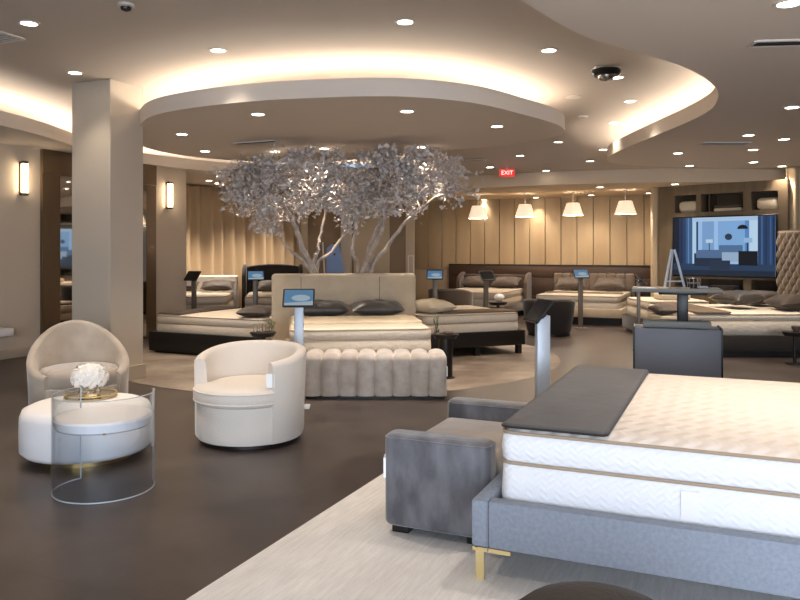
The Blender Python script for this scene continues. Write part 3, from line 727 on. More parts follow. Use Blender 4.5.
# grey velvet settee at the foot of the near bed
c = un(-.295, .86, GZ); t = thing('velvet_settee', 'grey velvet settee with square arms at the foot of the blue grey bed', 'bench', c, math.atan2(U.y, U.x) + .006)
for s in (-1, 1):
    bm = nb(); loft(bm, .56, .15, .045, soft_levels(.04, .505, .03), (0, s * .468)); 
    ar = finish('armrest', bm, M['greyvelvet'], t)
    finish('armrest_piping', tube(nb(), [(x, s * .468 + y, .485) for x, y in rrect(.556, .146, .045)], .005, 6, True), M['greyvelvet'], ar)
finish('seat_base', B((0, 0, .165), (.54, .79, .21), .012), M['greyvelvet'], t)
bm = nb(); loft(bm, .55, .785, .05, soft_levels(.26, .41, .05)); finish('seat_cushion', bm, M['seatvelvet'], t)
for sx in (-1, 1):
    for sy in (-1, 1): finish('leg', B((sx * .2, sy * .46, .0235), (.09, .09, .045), .004), M['black'], t)
tag_card(t, (-.285, -.50, .33), (.012, .075, .10), RZ(math.radians(20)))

# dark leather pouf in front
t = thing('leather_pouf', 'dark brown rounded leather pouf at the bottom edge, in front of the bed', 'pouf', (.505, 1.93, GZ))
finish('cushion', loft(nb(), .58, .58, .28, [(.03, .04), (.06, .01), (.25, 0), (.38, .01), (.45, .04), (.50, .10), (.53, .17), (.545, .25)]), M['dkbrown'], t, 60)
finish('base', lathe(nb(), [(.2, 0), (.2, .04)]), M['black'], t)

# ------------------------------------------------------------ seating group on the left
cream = tub('swivel_armchair', 'cream swivel tub armchair with a loose seat cushion, centre left', (-1.155, 5.78, 0), math.radians(251), .41, .085, .035, lambda b: .62 + .09 * smooth(b), math.radians(53), 'cream_fab', .44, cushion_fwd=.03, pip=True)
tag_card(cream, (.225 + .022, .300 + .012, .50), (.006, .06, .10), RZ(math.radians(19)))
tub('barrel_armchair', 'beige velvet barrel armchair with sloping arms behind the white ottoman', (-2.745, 6.42, 0), math.radians(299), .39, .07, .10, lambda b: .41 + .41 * b ** 1.9, math.radians(48), 'beige_fab', .45, cushion_fwd=-.02, plinth=False)
t = thing('drum_ottoman', 'round white drum ottoman with a gold base under the flower tray', 'ottoman', (-2.20, 5.28, 0))
finish('plinth', lathe(nb(), [(.30, 0), (.30, .05)], n=48), M['brass'], t)
prof = [(.35, .045), (.405, .055), (.433, .085), (.435, .2), (.433, .31), (.415, .355), (.365, .378), (.27, .386), (0, .388)]
finish('cushion', lathe(nb(), prof, n=64), M['white'], t, 60)
# tray with vase
t = thing('round_tray', 'round gold rimmed mirrored tray on the white ottoman', 'tray', (-2.235, 5.42, .389))
finish('tray_glass', lathe(nb(), [(0, .001), (.17, .001), (.17, .008), (0, .008)], n=40), M['mirror'], t)
bm = nb()
for z in (.006, .028): tube(bm, [(.175 * math.cos(2 * PI * i / 40), .175 * math.sin(2 * PI * i / 40), z) for i in range(40)], .005, 6, True)
finish('rim', bm, M['gold'], t)
def flowers(loc, s, label, vase_label, group=None, rn=5):
    t = thing('glass_vase', vase_label, 'vase', loc)
    finish('bowl', lathe(nb(), [(.05 * s, 0), (.055 * s, .015 * s), (.048 * s, .035 * s), (.035 * s, .045 * s), (.04 * s, .055 * s), (.036 * s, .055 * s), (.031 * s, .045 * s), (.043 * s, .033 * s), (.05 * s, .016 * s), (0, .008 * s)], n=24), M['glass'], t)
    R = random.Random(rn); bm = nb()
    for k in range(70):
        th = math.acos(1 - 1.55 * (k + .5) / 70); ph = k * 2.39996
        d = Vector((math.sin(th) * math.cos(ph), math.sin(th) * math.sin(ph), math.cos(th)))
        cpt = Vector((0, 0, .092 * s)) + Vector((d.x * .085, d.y * .085, d.z * .06)) * s
        for q_ in range(4):
            a = PI / 2 * q_ + R.random(); up = d; sx_ = up.orthogonal().normalized(); sy_ = up.cross(sx_)
            dr = sx_ * math.cos(a) + sy_ * math.sin(a); pr = up.cross(dr); L = .026 * s
            bm.faces.new([bm.verts.new(cpt + v_) for v_ in (Vector(), dr * L * .55 + pr * L * .5 + up * L * .3, dr * L + up * L * .18, dr * L * .55 - pr * L * .5 + up * L * .3)])
    lathe(bm, [(0, .05 * s), (.05 * s, .055 * s), (.08 * s, .078 * s), (.081 * s, .1 * s), (.06 * s, .13 * s), (0, .148 * s)], n=20)
    f = finish('flower_bouquet', bm, M['flower'], None, 60); f.location = loc
    tag(f, label, 'flowers'); return t
flowers((-2.25, 5.44, .40), 1.42, 'round bunch of white hydrangeas above the gold tray', 'small clear glass vase on the gold tray')
# clear acrylic side table with white round top
t = thing('acrylic_side_table', 'clear acrylic curved side table with a round white top, in front of the ottoman', 'side table', (-1.80, 4.565, 0))
bm = nb(); R0, R1 = .295, .287; a0, a1 = math.radians(140), math.radians(392); n = 56
def arc(r, n_=56):
    out = [Vector((r * math.cos(a0 + (a1 - a0) * i / n_), r * math.sin(a0 + (a1 - a0) * i / n_))) for i in range(n_ + 1)]
    return out
oA, iA = arc(R0), arc(R1)
g = [[bm.verts.new((p.x, p.y, z)) for p in L_] for L_, z in ((oA, .0), (oA, .585), (iA, .585), (iA, .0))]
for A, Bq in zip(g, g[1:] + g[:1]):
    for i in range(n): bm.faces.new((A[i], A[i + 1], Bq[i + 1], Bq[i]))
bm.faces.new([r_[0] for r_ in g]); bm.faces.new([r_[-1] for r_ in g])
sh_ = finish('acrylic_shell', bm, M['acrylic'], t)
mA = arc(.291)
eb = nb(); tube(eb, [(p.x, p.y, .004) for p in mA], .004, 6); tube(eb, [(p.x, p.y, .583) for p in mA], .003, 6)
for p in (mA[0], mA[-1]): tube(eb, [(p.x, p.y, .004), (p.x, p.y, .583)], .005, 6)
finish('polished_edge', eb, M['acryledge'], sh_)
finish('round_top', lathe(nb(), [(.22, .385), (.272, .387), (.283, .397), (.283, .44), (.272, .452), (.0, .456)], n=56), M['whitetop'], t)
for a in (PI * 1.62, PI * 1.05): finish('screw_cap', lathe(nb(), [(.008, -.004), (.008, .004)], (.292 * math.cos(a), .292 * math.sin(a), .395), 10), M['brass'], t)

# ------------------------------------------------------------ centre bed and bench
t = thing('channel_bench', 'light taupe channel tufted bench at the foot of the centre bed', 'bench', (-.245, 7.50, 0))
bm = nb(); W_, D_, H_, n = 1.4, .46, .445, 8
prof = []   # (y, z) going front bottom -> top -> back
for k in range(4): prof.append((-D_ / 2, .03 + (H_ - .10) * k / 3))
for k in range(1, 7): a = PI / 2 * k / 6; prof.append((-D_ / 2 + .08 - .08 * math.cos(a), H_ - .07 + .07 * math.sin(a)))
for k in range(1, 6): prof.append((-D_ / 2 + .08 + (D_ - .16) * k / 5, H_))
for k in range(1, 7): a = PI / 2 * k / 6; prof.append((D_ / 2 - .08 + .08 * math.sin(a), H_ - .07 + .07 * math.cos(a)))
prof.append((D_ / 2, .03))
cy, cz = 0, .2; cols = []
for i in range(n * 10 + 1):
    f = (i % 10) / 10; x = -W_ / 2 + W_ * i / (n * 10); d = 1 - (1 - (2 * f - 1) ** 2) ** .5 if i % 10 else 1
    sh = .045 * d
    col = []
    for (y, z) in prof:
        v = Vector((y - cy, z - .03)); L = v.length; ny = y * (1 - sh / .23); nz = z - (sh if z > H_ - .08 else 0) * ((z - (H_ - .08)) / .08)
        col.append(bm.verts.new((x, ny, nz)))
    cols.append(col)
for A, Bq in zip(cols, cols[1:]):
    for k in range(len(A) - 1): bm.faces.new((A[k], A[k + 1], Bq[k + 1], Bq[k]))
bm.faces.new(cols[0]); bm.faces.new(cols[-1])
finish('channel_cushion', bm, M['bench'], t, 75)
finish('plinth', B((0, 0, .02), (W_ - .06, D_ - .08, .04)), M['black'], t)
tag_card(t, (.703, -.20, .27), (.008, .05, .09))
CB = (Vector((-.40, 7.97, 0)), math.radians(8))
t = frame('upholstered_bed', 'taupe upholstered bed with a wide plain headboard in the centre', CB[0], CB[1], 1.66, 1.95, .06, .3, 'taupe', .06)
bm = nb(); loft(bm, 1.9, .14, .05, soft_levels(.02, 1.14, .05), (-.06, 1.99)); finish('headboard', bm, M['taupe'], t)
for x in (-.98, -.05): finish('headboard_seam', B((x + .35 + (.1 if x > -.5 else 0), 1.918, .7), (.006, .006, .8)), M['brownfab'], t)
mattress('cream mattress with topper on the centre bed behind the channel bench', CB[0], CB[1], 1.54, 1.80, .25, .60, .49, 'matt2', 'matt2', y0=.06)
for i, (x, lab) in enumerate(((-.37, 'shiny dark grey pillow on the centre bed, left'), (.33, 'shiny dark grey pillow on the centre bed, right'))):
    place_on('pillow', pillow_bm(.68, .44, .19, i), M['pillow_dk'], lab, 'pillow', CB, 'pillows on the centre bed', (x, 1.55, .715), (.10, 0, 0))
bm = nb(); loft(bm, 1.5, .75, .04, [(0, .0), (.012, 0), (.02, .01)]); place_on('folded_coverlet', bm, M['pillow_cr'], 'cream folded coverlet on the centre mattress below the dark pillows', 'blanket', CB, loc=(0, .95, .614))
tablet_stand(299, 300, 6.9, math.radians(4), 'grey tablet stand with a lit screen at the left end of the channel bench', True, 'alu')
# round side tables by the headboard
def round_table(x, y, h, r, label, m='black', ped=.03):
    t = thing('round_side_table', label, 'side table', (x, y, 0), 0, 'small round side tables')
    finish('table_top', lathe(nb(), [(0, h - .05), (r * .8, h - .05), (r, h - .01), (r, h), (0, h)], n=32), M[m], t)
    finish('pedestal', lathe(nb(), [(ped, .015), (ped, h - .05)], n=16), M[m], t)
    finish('base', lathe(nb(), [(r * .7, 0), (r * .7, .012), (ped, .022)], n=28), M[m], t); return t
p = at(263, 332, 8.55); round_table(p.x, 8.55, .515, .15, 'dark round side table left of the centre bed, holding glasses', 'black')
lx, ly = p.x, 8.55
for i, (dx, dy) in enumerate(((-.08, -.03), (-.03, .04), (.02, -.04), (.0, .05))):
    o = tag(finish('drinking_glass', lathe(nb(), [(0, .002), (.022, .002), (.024, .09), (.021, .09), (.018, .01), (0, .01)], n=14), M['glass']), f'small clear drinking glass on the dark side table, {ordinal(i)} from the left', 'glass', 'glasses on the dark side table'); o.location = (lx + dx, ly + dy, .516)
def sprig(x, y, z, h, label):
    t = thing('potted_sprig', label, 'plant', (x, y, z))
    finish('glass_jar', lathe(nb(), [(0, 0), (.025, 0), (.028, .06), (.024, .06), (.02, .006), (0, .006)], n=14), M['glass'], t)
    bm = nb(); R = random.Random(int(x * 100))
    for k in range(6):
        a = R.random() * 6.28; tp = Vector((.04 * math.cos(a), .04 * math.sin(a), h * (.7 + .3 * R.random())))
        tube(bm, [(0, 0, .01), tp * .5 + Vector((0, 0, .01)), tp], .002, 4)
        for j in range(5):
            c_ = tp * (.4 + .15 * j); d = Vector((math.cos(a + j * 2.4), math.sin(a + j * 2.4), .4)) * .03; s_ = d.cross(Vector((0, 0, 1))).normalized() * .009
            bm.faces.new([bm.verts.new(v_) for v_ in (c_, c_ + d * .5 + s_, c_ + d, c_ + d * .5 - s_)])
    finish('leaves', bm, M['leafg'], t)
sprig(lx + .10, ly, .516, .13, 'tiny sprig in a glass jar on the dark side table left of the centre bed')
p = at(443, 345, 8.5); rx = p.x + .03; round_table(rx, 8.5, .50, .15, 'dark round side table right of the centre bed, holding a green sprig', 'black', .08)
sprig(rx - .10, 8.5, .501, .2, 'green sprig in a glass jar on the side table right of the centre bed')
o = tag(finish('stone', loft(nb(), .1, .07, .03, soft_levels(0, .035, .015)), M['stone']), 'small brown stone beside the green sprig on the side table', 'stone'); o.location = (rx + .03, 8.47, .501)

# ------------------------------------------------------------ black bed on the left (head towards the tree)
def side_bed(A_, B_, left_head, w_, label, mlabel, zr0, zr1, zm, legs, m='black'):
    """near long side runs from A_ (left) to B_ (right); returns host frame"""
    A_ = Vector((*A_, 0)); B_ = Vector((*B_, 0)); d = (B_ - A_).normalized(); l_ = (B_ - A_).length; nrm = Vector((-d.y, d.x, 0))
    if left_head: foot = B_ + nrm * w_ / 2; yd = -d
    else: foot = A_ + nrm * w_ / 2; yd = d
    rz = math.atan2(yd.y, yd.x) - PI / 2
    t = frame('platform_bed', label, foot, rz, w_, l_, zr0, zr1, m, .05, legs)
    mattress(mlabel, foot, rz, w_ - .1, l_ - .09, zr1 - .05, zm, y0=.05)
    return foot, rz, l_, t
LB = side_bed((-3.56, 10.62), (-1.78, 9.80), False, 1.55, 'low black platform bed on the left, head towards the tree', 'cream mattress on the low black bed left of the centre bed', .03, .30, .53, None)
h = LB[:2]
place_on('pillow', pillow_bm(.62, .42, .16, 3), M['pillow_br'], 'dark brown pillow on the left black bed, nearest the centre headboard', 'pillow', h, None, (.42, LB[2] - .36, .61), (0, 0, .3))
place_on('pillow', pillow_bm(.62, .42, .16, 4), M['pillow_br'], 'dark brown pillow on the far side of the left black bed', 'pillow', h, None, (-.35, LB[2] - .36, .61))
bm = nb(); loft(bm, 1.40, .42, .04, [(0, .0), (.012, 0), (.018, .01)]); place_on('bed_runner', bm, M['pillow_br'], 'dark brown runner across the foot of the left black bed', 'blanket', h, loc=(0, .30, .543))
EB = side_bed((.30, 9.90), (1.76, 10.52), True, 1.6, 'black platform bed on block legs right of the centre bed', 'cream mattress on the black bed with block legs', .125, .33, .57, .07)
h = EB[:2]
finish('leg', B((-.80 + .06, .75, .0625), (.07, .07, .125)), M['black'], EB[3])
place_on('pillow', pillow_bm(.6, .42, .16, 5), M['pillow_br'], 'dark brown pillow on the black bed, right behind the centre headboard', 'pillow', h, None, (.40, EB[2] - .30, .655), (0, 0, .2))
place_on('pillow', pillow_bm(.62, .44, .2, 6), M['pillow_cr'], 'plump beige pillow on the far side of the black bed with block legs', 'pillow', h, None, (-.42, EB[2] - .30, .675), (0, 0, .2))
bm = nb(); loft(bm, .42, 1.2, .04, [(0, .0), (.012, 0), (.02, .01)]); place_on('folded_throw', bm, M['runner_br'], 'taupe folded throw along the far edge of the black bed with block legs', 'blanket', h, loc=(-.50, .66, .583))

# ------------------------------------------------------------ far left beds
def wall_bed(foot, head, w_, hb, label, mlabel, fm, zm, zr=(.12, .30), legs=None):
    foot = Vector((*foot, 0)); head = Vector((*head, 0)); d = (head - foot).normalized(); l_ = (head - foot).length
    rz = math.atan2(d.y, d.x) - PI / 2
    t = frame('upholstered_bed', label, foot, rz, w_, l_, zr[0], zr[1], fm, .06, legs)
    mattress(mlabel, foot, rz, w_ - .1, l_ - .09, zr[1] - .05, zm, y0=.05)
    hb(t, w_, l_); return foot, rz, l_
def hb_plain(h, m, th=.12):
    return lambda t, w_, l_: finish('headboard', loft(nb(), w_ + .04, th, .04, soft_levels(.05, h, .04), (0, l_ + th / 2)), M[m], t)
def hb_channel(h, m, n=9):
    def f(t, w_, l_):
        bm = nb(); cw = w_ / n
        for i in range(n): loft(bm, cw - .004, .1, .03, soft_levels(.05, h, .03), (-w_ / 2 + cw * (i + .5), l_ + .05))
        finish('headboard', bm, M[m], t)
    return f
def hb_wing(h, m, dep=.4, camel=0):
    def f(t, w_, l_):
        bm = nb(); N_ = 20; fr = []; 
        for i in range(N_ + 1):
            x = -w_ / 2 + w_ * i / N_; z = h - .05 + camel * math.sin(PI * i / N_) ** .7
            fr.append([bm.verts.new((x, l_ + y, zz)) for y, zz in ((0, .05), (0, z - .02), (.02, z), (.08, z), (.1, z - .02), (.1, .05))])
        for A, Bq in zip(fr, fr[1:]):
            for k in range(6): bm.faces.new((A[k], A[(k + 1) % 6], Bq[(k + 1) % 6], Bq[k]))
        bm.faces.new(fr[0]); bm.faces.new(fr[-1]); finish('headboard', bm, M[m], t)
        for s in (-1, 1):
            bm = nb(); rows = []
            for k in range(9):
                y = l_ + .1 - (dep + .1) * k / 8; z = h - (.22 * (k / 8) ** 3)
                rows.append([bm.verts.new((s * (w_ / 2 + xx), y, zz)) for xx, zz in ((0, .05), (0, z - .02), (.02, z), (.06, z), (.08, z - .02), (.08, .05))])
            for A, Bq in zip(rows, rows[1:]):
                for j in range(6): bm.faces.new((A[j], A[(j + 1) % 6], Bq[(j + 1) % 6], Bq[j]))
            bm.faces.new(rows[0]); bm.faces.new(rows[-1]); finish('wing', bm, M[m], t)
    return f
A1 = wall_bed((-3.80, 13.6), (-4.02, 15.3), 1.36, hb_plain(.93, 'cream_fab'), 'bed with a low cream headboard in front of the curtain at the far left', 'cream mattress on the far left bed by the curtain', 'blackfab', .60)
place_on('pillow', pillow_bm(.66, .42, .17, 7), M['pillow_br'], 'dark pillow on the far left bed, left one', 'pillow', A1[:2], 'pillows on the far left bed', (-.36, 1.35, .745), (.3, 0, 0))
place_on('pillow', pillow_bm(.66, .42, .17, 8), M['pillow_br'], 'dark pillow on the far left bed, right one', 'pillow', A1[:2], 'pillows on the far left bed', (.34, 1.35, .745), (.3, 0, 0))
A2 = wall_bed((-2.33, 13.55), (-2.60, 15.35), 1.05, hb_wing(1.16, 'blackfab', .35, .05), 'narrow bed with a dark winged headboard behind the centre bed', 'cream mattress on the narrow dark winged bed', 'blackfab', .60)
place_on('pillow', pillow_bm(.6, .42, .17, 9), M['pillow_tp'], 'taupe pillow against the dark winged headboard at the back left', 'pillow', A2[:2], None, (0, 1.45, .745), (.3, 0, 0))
tablet_stand(194, 280, 12.75, math.radians(-28), 'tablet stand with a dark screen at the foot of the far left bed', False)
tablet_stand(255.5, 280, 12.95, math.radians(16), 'tablet stand with a lit screen just left of the centre headboard', True)

# ------------------------------------------------------------ far beds along the plank wall
def vdir(hx, hy, l_): return (hx - V.x * l_, hy - V.y * l_)
B1 = wall_bed(vdir(2.18, 17.22, 2.0), (2.18, 17.22), 1.5, hb_wing(.94, 'brownfab', .32), 'far bed with a brown winged headboard under the left pendants', 'cream mattress on the far brown winged bed', 'brownfab', .58)
for x, lab in ((-.36, 'left'), (.36, 'right')): place_on('pillow', pillow_bm(.62, .42, .17, 10 + int(x > 0)), M['pillow_tp'], f'taupe pillow on the far winged bed, {lab} one', 'pillow', B1[:2], 'pillows on the far winged bed', (x, 1.68, .745), (.35, 0, 0))
B2 = wall_bed(vdir(4.22, 16.38, 2.0), (4.22, 16.38), 1.72, hb_channel(.94, 'channel_brown', 9), 'far bed with a vertical channel headboard under the right pendants', 'cream mattress on the far channel headboard bed', 'taupe', .56, (.15, .32))
for x, lab in ((-.4, 'left'), (.4, 'right')): place_on('pillow', pillow_bm(.66, .42, .18, 20 + int(x > 0)), M['pillow_tp'], f'taupe pillow on the far channel headboard bed, {lab} one', 'pillow', B2[:2], 'pillows on the far channel bed', (x, 1.68, .745), (.35, 0, 0))
bm = nb(); loft(bm, 1.55, .3, .04, [(0, 0), (.012, 0), (.018, .01)]); place_on('bed_runner', bm, M['runner_br'], 'taupe runner on the far channel headboard bed', 'blanket', B2[:2], loc=(0, .85, .573))
tablet_stand(435, 276, 13.3, math.radians(-6), 'tablet stand with a lit screen right of the centre headboard', True)
tablet_stand(486, 280, 12.9, math.radians(25), 'tablet stand with a dark screen in front of the far winged bed', False)
tablet_stand(580.5, 277, 13.9, math.radians(6), 'tablet stand with a lit screen at the foot of the far channel bed', True)
tablet_stand(638.5, 280, 10.95, math.radians(80), 'tablet stand with a dark screen seen edge on, left of the grey desk', False)
tablet_stand(542.5, 300, 5.42, math.radians(-80), 'pale grey tablet stand behind the near bed, screen turned left', False, 'alu', .10, .06)
tub('armchair', 'brown low armchair between the two black bed corners and the far winged bed', (.93, 13.75, 0), math.radians(60), .40, .09, .06, lambda b: .66 + .10 * smooth(b), math.radians(48), 'brownfab', .42, cushion_fwd=0)
tub('armchair', 'dark brown tub armchair seen from behind in front of the far channel bed', (2.55, 12.85, 0), math.radians(70), .43, .09, .05, lambda b: .56 + .07 * smooth(b), math.radians(50), 'blackfab', .40, cushion_fwd=-.08, taper=.14)
p = at(498, 302, 13.5); round_table(p.x, 13.5, p.z, .17, 'dark round side table with white flowers in front of the far winged bed', 'black')
flowers((p.x + .02, 13.5, p.z + .001), .95, 'small bunch of white flowers in front of the far winged bed', 'little glass vase in front of the far winged bed', rn=8)
# white stand and blue panel behind the centre headboard
t = thing('metal_display_frame', 'thin white metal frame stand just right of the centre headboard', 'display stand', (.19, 13.0, 0), math.radians(10))
bm = nb()
for x in (-.045, .045): box(bm, (x, 0, .68), (.016, .016, 1.34))
box(bm, (0, 0, 1.35), (.106, .016, .016)); box(bm, (0, 0, .01), (.14, .14, .02)); finish('frame', bm, M['trimw'], t)
t = thing('display_board', 'pale blue tapered display board behind the centre headboard, under the tree', 'display board', (-1.10, 12.6, 0), 0)
bm = nb(); vs = []
for y in (-.012, .012): vs.append([bm.verts.new(v_) for v_ in ((-.15, y, .05), (.17, y, .05), (.155, y, 1.16), (.07, y, 1.55), (-.04, y, 1.55), (-.13, y, 1.48))])
bm.faces.new(vs[0]); bm.faces.new(vs[1])
for k in range(6): bm.faces.new((vs[0][k], vs[0][(k + 1) % 6], vs[1][(k + 1) % 6], vs[1][k]))
finish('panel', bm, M['bluecard'], t); finish('top_clip', B((.015, 0, 1.56), (.07, .03, .02)), M['black'], t)
finish('side_bar', tube(nb(), [(-.17, 0, .05), (-.165, 0, 1.0), (-.20, 0, 1.58)], .011), M['trimw'], t)
bm = nb(); lathe(bm, [(.022, -.01), (.022, .01)], n=14); lathe(bm, [(.014, -.01), (.014, .01)], (-.05, .06, 0), n=12); bmesh.ops.transform(bm, matrix=Matrix.Translation((.0, -.016, 1.38)) @ RX(PI / 2), verts=bm.verts); finish('knob', bm, M['black'], t)
finish('base', B((0, 0, .025), (.4, .3, .05), .005), M['black'], t)

# ------------------------------------------------------------ right side beds
RBh = (Vector((3.85, 10.08 + .95, 0)), -PI / 2)
t = frame('platform_bed', 'dark platform bed with a tall tufted headboard at the right edge', RBh[0], -PI / 2, 1.9, 2.15, .09, .30, 'blackfab', .06)
# tufted headboard
bm = nb(); nu, nv = 152, 132; W_, Hh = 2.0, 1.76; rows = []
for i in range(nu + 1):
    col = []
    for j in range(nv + 1):
        x = -W_ / 2 + W_ * i / nu; z = .05 + (Hh - .05) * j / nv
        a = x / .105; b = z / .105; h_ = abs(math.cos(PI * (a + b) / 2) * math.cos(PI * (a - b) / 2)) ** .45 * .035
        ed = min(1, min(i, nu - i, j, nv - j) / 3)
        col.append(bm.verts.new((x, 2.15 + .05 - h_ * ed + (.04 * (1 - ed)), z)))
    rows.append(col)
for A, Bq in zip(rows, rows[1:]):
    for k in range(nv): bm.faces.new((A[k], A[k + 1], Bq[k + 1], Bq[k]))
box(bm, (0, 2.27, (Hh + .05) / 2), (W_, .1, Hh - .05))
M['tuft'] = mat('tufted_taupe_velvet', '#74624b', .55, sheen=.5)
finish('tufted_headboard', bm, M['tuft'], t, 80)
mattress('cream mattress with brown piping on the tufted headboard bed', RBh[0], -PI / 2, 1.82, 2.06, .29, .585, .50, y0=.05)
for i, (x, y, rzz, lab) in enumerate(((-.48, 1.66, .1, 'dark patterned pillow leaning by the tufted headboard, far side'), (.42, 1.66, -.1, 'dark patterned pillow by the tufted headboard, near side'), (.0, 1.10, .2, 'dark grey flat pillow in front of the two by the tufted headboard'))):
    place_on('pillow', pillow_bm(.7, .48, .2, 30 + i), M['pillow_br'] if i != 2 else M['pillow_dk'], lab, 'pillow', RBh, 'pillows by the tufted headboard', (x, y, .72 + (.03 if i == 2 else 0)), (.1, 0, rzz))
bm = nb(); loft(bm, 1.84, .5, .04, [(0, 0), (.015, 0), (.022, .01)]); place_on('bed_runner', bm, M['runner_br'], 'brown runner across the foot of the tufted headboard bed', 'blanket', RBh, loc=(0, .38, .598))
# bench with folded bedding at its foot
t = thing('upholstered_bench', 'beige bench with folded bedding between the grey desk and the right bed', 'bench', (3.68, 10.48, 0))
finish('seat', loft(nb(), .30, .6, .05, soft_levels(.2, .46, .05)), M['pillow_cr'], t); finish('plinth', B((0, 0, .1), (.26, .54, .2)), M['black'], t)
o = tag(finish('folded_blanket', loft(nb(), .28, .56, .04, soft_levels(0, .09, .03)), M['pillow_cr']), 'cream folded blanket on the beige bench left of the desk', 'blanket'); o.location = (3.68, 10.48, .462)
o = tag(finish('pillow', pillow_bm(.29, .56, .13, 40), M['pillow_tp'], None, 60), 'taupe pillow on top of the folded blanket on the beige bench', 'pillow'); o.location = (3.68, 10.48, .625)
# low daybed by the media wall
t = frame('daybed', 'low daybed with a cream mattress in front of the television wall', (4.02, 12.95, 0), -PI / 2, 1.25, 1.15, .06, .3, 'blackfab', .05)
mattress('cream mattress on the low daybed in front of the television wall', (4.02, 12.95, 0), -PI / 2, 1.15, 1.06, .26, .60, y0=.05)
o = tag(finish('folded_blanket', loft(nb(), .5, .4, .03, soft_levels(0, .1, .03)), M['pillow_cr']), 'cream folded blanket on the low daybed under the television', 'blanket'); o.location = (4.6, 12.7, .615)
tt = round_table(5.02, 9.54, .41, .15, 'dark round side table at the right edge, in front of the right bed', 'black', .02)
o = tag(finish('bowl', lathe(nb(), [(0, .0), (.03, 0), (.055, .04), (.06, .07), (.05, .075), (.04, .04), (0, .02)], n=20), M['stone']), 'small brown bowl on the round side table at the right edge', 'bowl'); o.location = (5.04, 9.54, .411)

# ------------------------------------------------------------ grey desk
t = thing('standing_desk', 'grey cabinet desk with a raised top on a black column, right of centre', 'desk', (2.44, 6.62, 0), math.radians(-18))
finish('cabinet', B((0, 0, .385), (.70, .36, .77), .006), M['deskgrey'], t)
finish('side_edge', B((-.356, 0, .385), (.014, .37, .79)), M['blackplastic'], t); finish('side_edge', B((.356, 0, .385), (.014, .37, .79)), M['blackplastic'], t)
finish('lower_tray', B((.0, .02, .80), (.56, .25, .055), .005), M['desktop'], t)
finish('column', B((.05, 0, .93), (.09, .07, .32), .004), M['blackplastic'], t)
finish('desk_top', B((-.005, 0, 1.10), (.735, .42, .03), .006), M['desktop'], t)
finish('top_bracket', B((.05, 0, 1.072), (.4, .16, .028), .004), M['blackplastic'], t)
DTZ = 1.1155; dx, dy = 2.44, 6.62
t = thing('tabletop_easel', 'silver folding easel standing on the grey desk', 'easel', (dx - .03, dy, DTZ), -.1)
for s, l_ in ((-1, 'left'), (1, 'right')): finish('leg', tube(nb(), [(s * .085 , -.05, .006), (s * .012, 0, .34)], 0.011, 8), M['alu'], t)
finish('leg', tube(nb(), [(0, .12, .006), (0, .0, .33)], .007, 8), M['alu'], t)
finish('crossbar', tube(nb(), [(-.07, -.045, .06), (.07, -.045, .06)], .006, 8), M['alu'], t)
t = thing('wire_basket', 'small silver wire basket under the easel on the grey desk', 'basket', (dx + .10, dy - .13, DTZ))
bm = nb()
for z in (.004, .05, .09): tube(bm, [((.045 + z * .15) * math.cos(2 * PI * i / 16), (.045 + z * .15) * math.sin(2 * PI * i / 16), z) for i in range(16)], .003, 5, True)
for i in range(10): a = 2 * PI * i / 10; tube(bm, [(.045 * math.cos(a), .045 * math.sin(a), .004), (.06 * math.cos(a), .06 * math.sin(a), .09)], .0025, 4)
finish('wire_mesh', bm, M['chrome'], t); finish('contents', loft(nb(), .06, .06, .02, soft_levels(.004, .045, .01)), M['blackplastic'], t)
for x, y, s_, rz_, m_, lab in ((-.27, -.05, (.11, .15, .008), .3, 'tagw', 'white leaflet lying at the left end of the grey desk'), (-.16, -.1, (.08, .12, .012), -.2, 'pillow_cr', 'cream booklet lying left of the easel on the grey desk'), (.18, -.05, (.12, .08, .018), .1, 'alu', 'grey flat gadget lying right of the easel on the grey desk')):
    o = tag(finish('leaflet' if m_ != 'alu' else 'remote_control', B((0, 0, s_[2] / 2), s_, .002, 1), M[m_]), lab, 'leaflet' if m_ != 'alu' else 'remote control'); o.location = (dx + x, dy + y, DTZ); o.rotation_euler = (0, 0, rz_)

# ------------------------------------------------------------ silver tree
t = thing('silver_tree', 'large multi stemmed artificial tree with silver white leaves behind the centre bed', 'tree', (-.80, 10.42, 0))
org = Vector((-.80, 10.42, 0))
finish('planter', lathe(nb(), [(.28, 0), (.33, .03), (.36, .38), (.34, .40), (.31, .38), (.30, .32), (0, .32)], n=36), M['taupe'], t)
finish('soil', lathe(nb(), [(0, .30), (.31, .30), (.30, .34), (0, .36)], n=30), M['stone'], t)
stems = [([(-.12, .0, .3), (313, 272, 10.35), (303, 250, 10.3), (296, 228, 10.2), (283, 205, 10.1), (262, 188, 10.0), (243, 170, 9.9)], .055),
         ([(-.10, .0, .3), (315, 270, 10.35), (318, 250, 10.4), (321, 232, 10.45), (326, 200, 10.5), (318, 168, 10.5)], .035),
         ([(-.06, .05, .3), (317, 271, 10.4), (332, 251, 10.5), (345, 232, 10.6), (352, 205, 10.7), (345, 165, 10.7)], .03),
         ([(-.05, -.1, .3), (309, 270, 10.1), (290, 250, 9.9), (272, 228, 9.8), (256, 205, 9.7)], .03),
         ([(.10, .0, .3), (358, 272, 10.5), (352, 248, 10.55), (357, 222, 10.6), (352, 200, 10.5), (366, 165, 10.3)], .035),
         ([(.12, .0, .3), (366, 272, 10.4), (372, 245, 10.3), (380, 224, 10.2), (397, 200, 10.1), (412, 176, 10.0), (424, 158, 9.9)], .06),
         ([(.14, .03, .3), (371, 271, 10.4), (388, 246, 10.4), (404, 224, 10.3), (424, 206, 10.3), (444, 190, 10.3)], .04),
         ([(.10, -.08, .3), (362, 272, 10.2), (378, 240, 10.0), (384, 215, 9.9), (378, 190, 9.8), (385, 162, 9.7)], .04)]
anch = []; bm = nb()
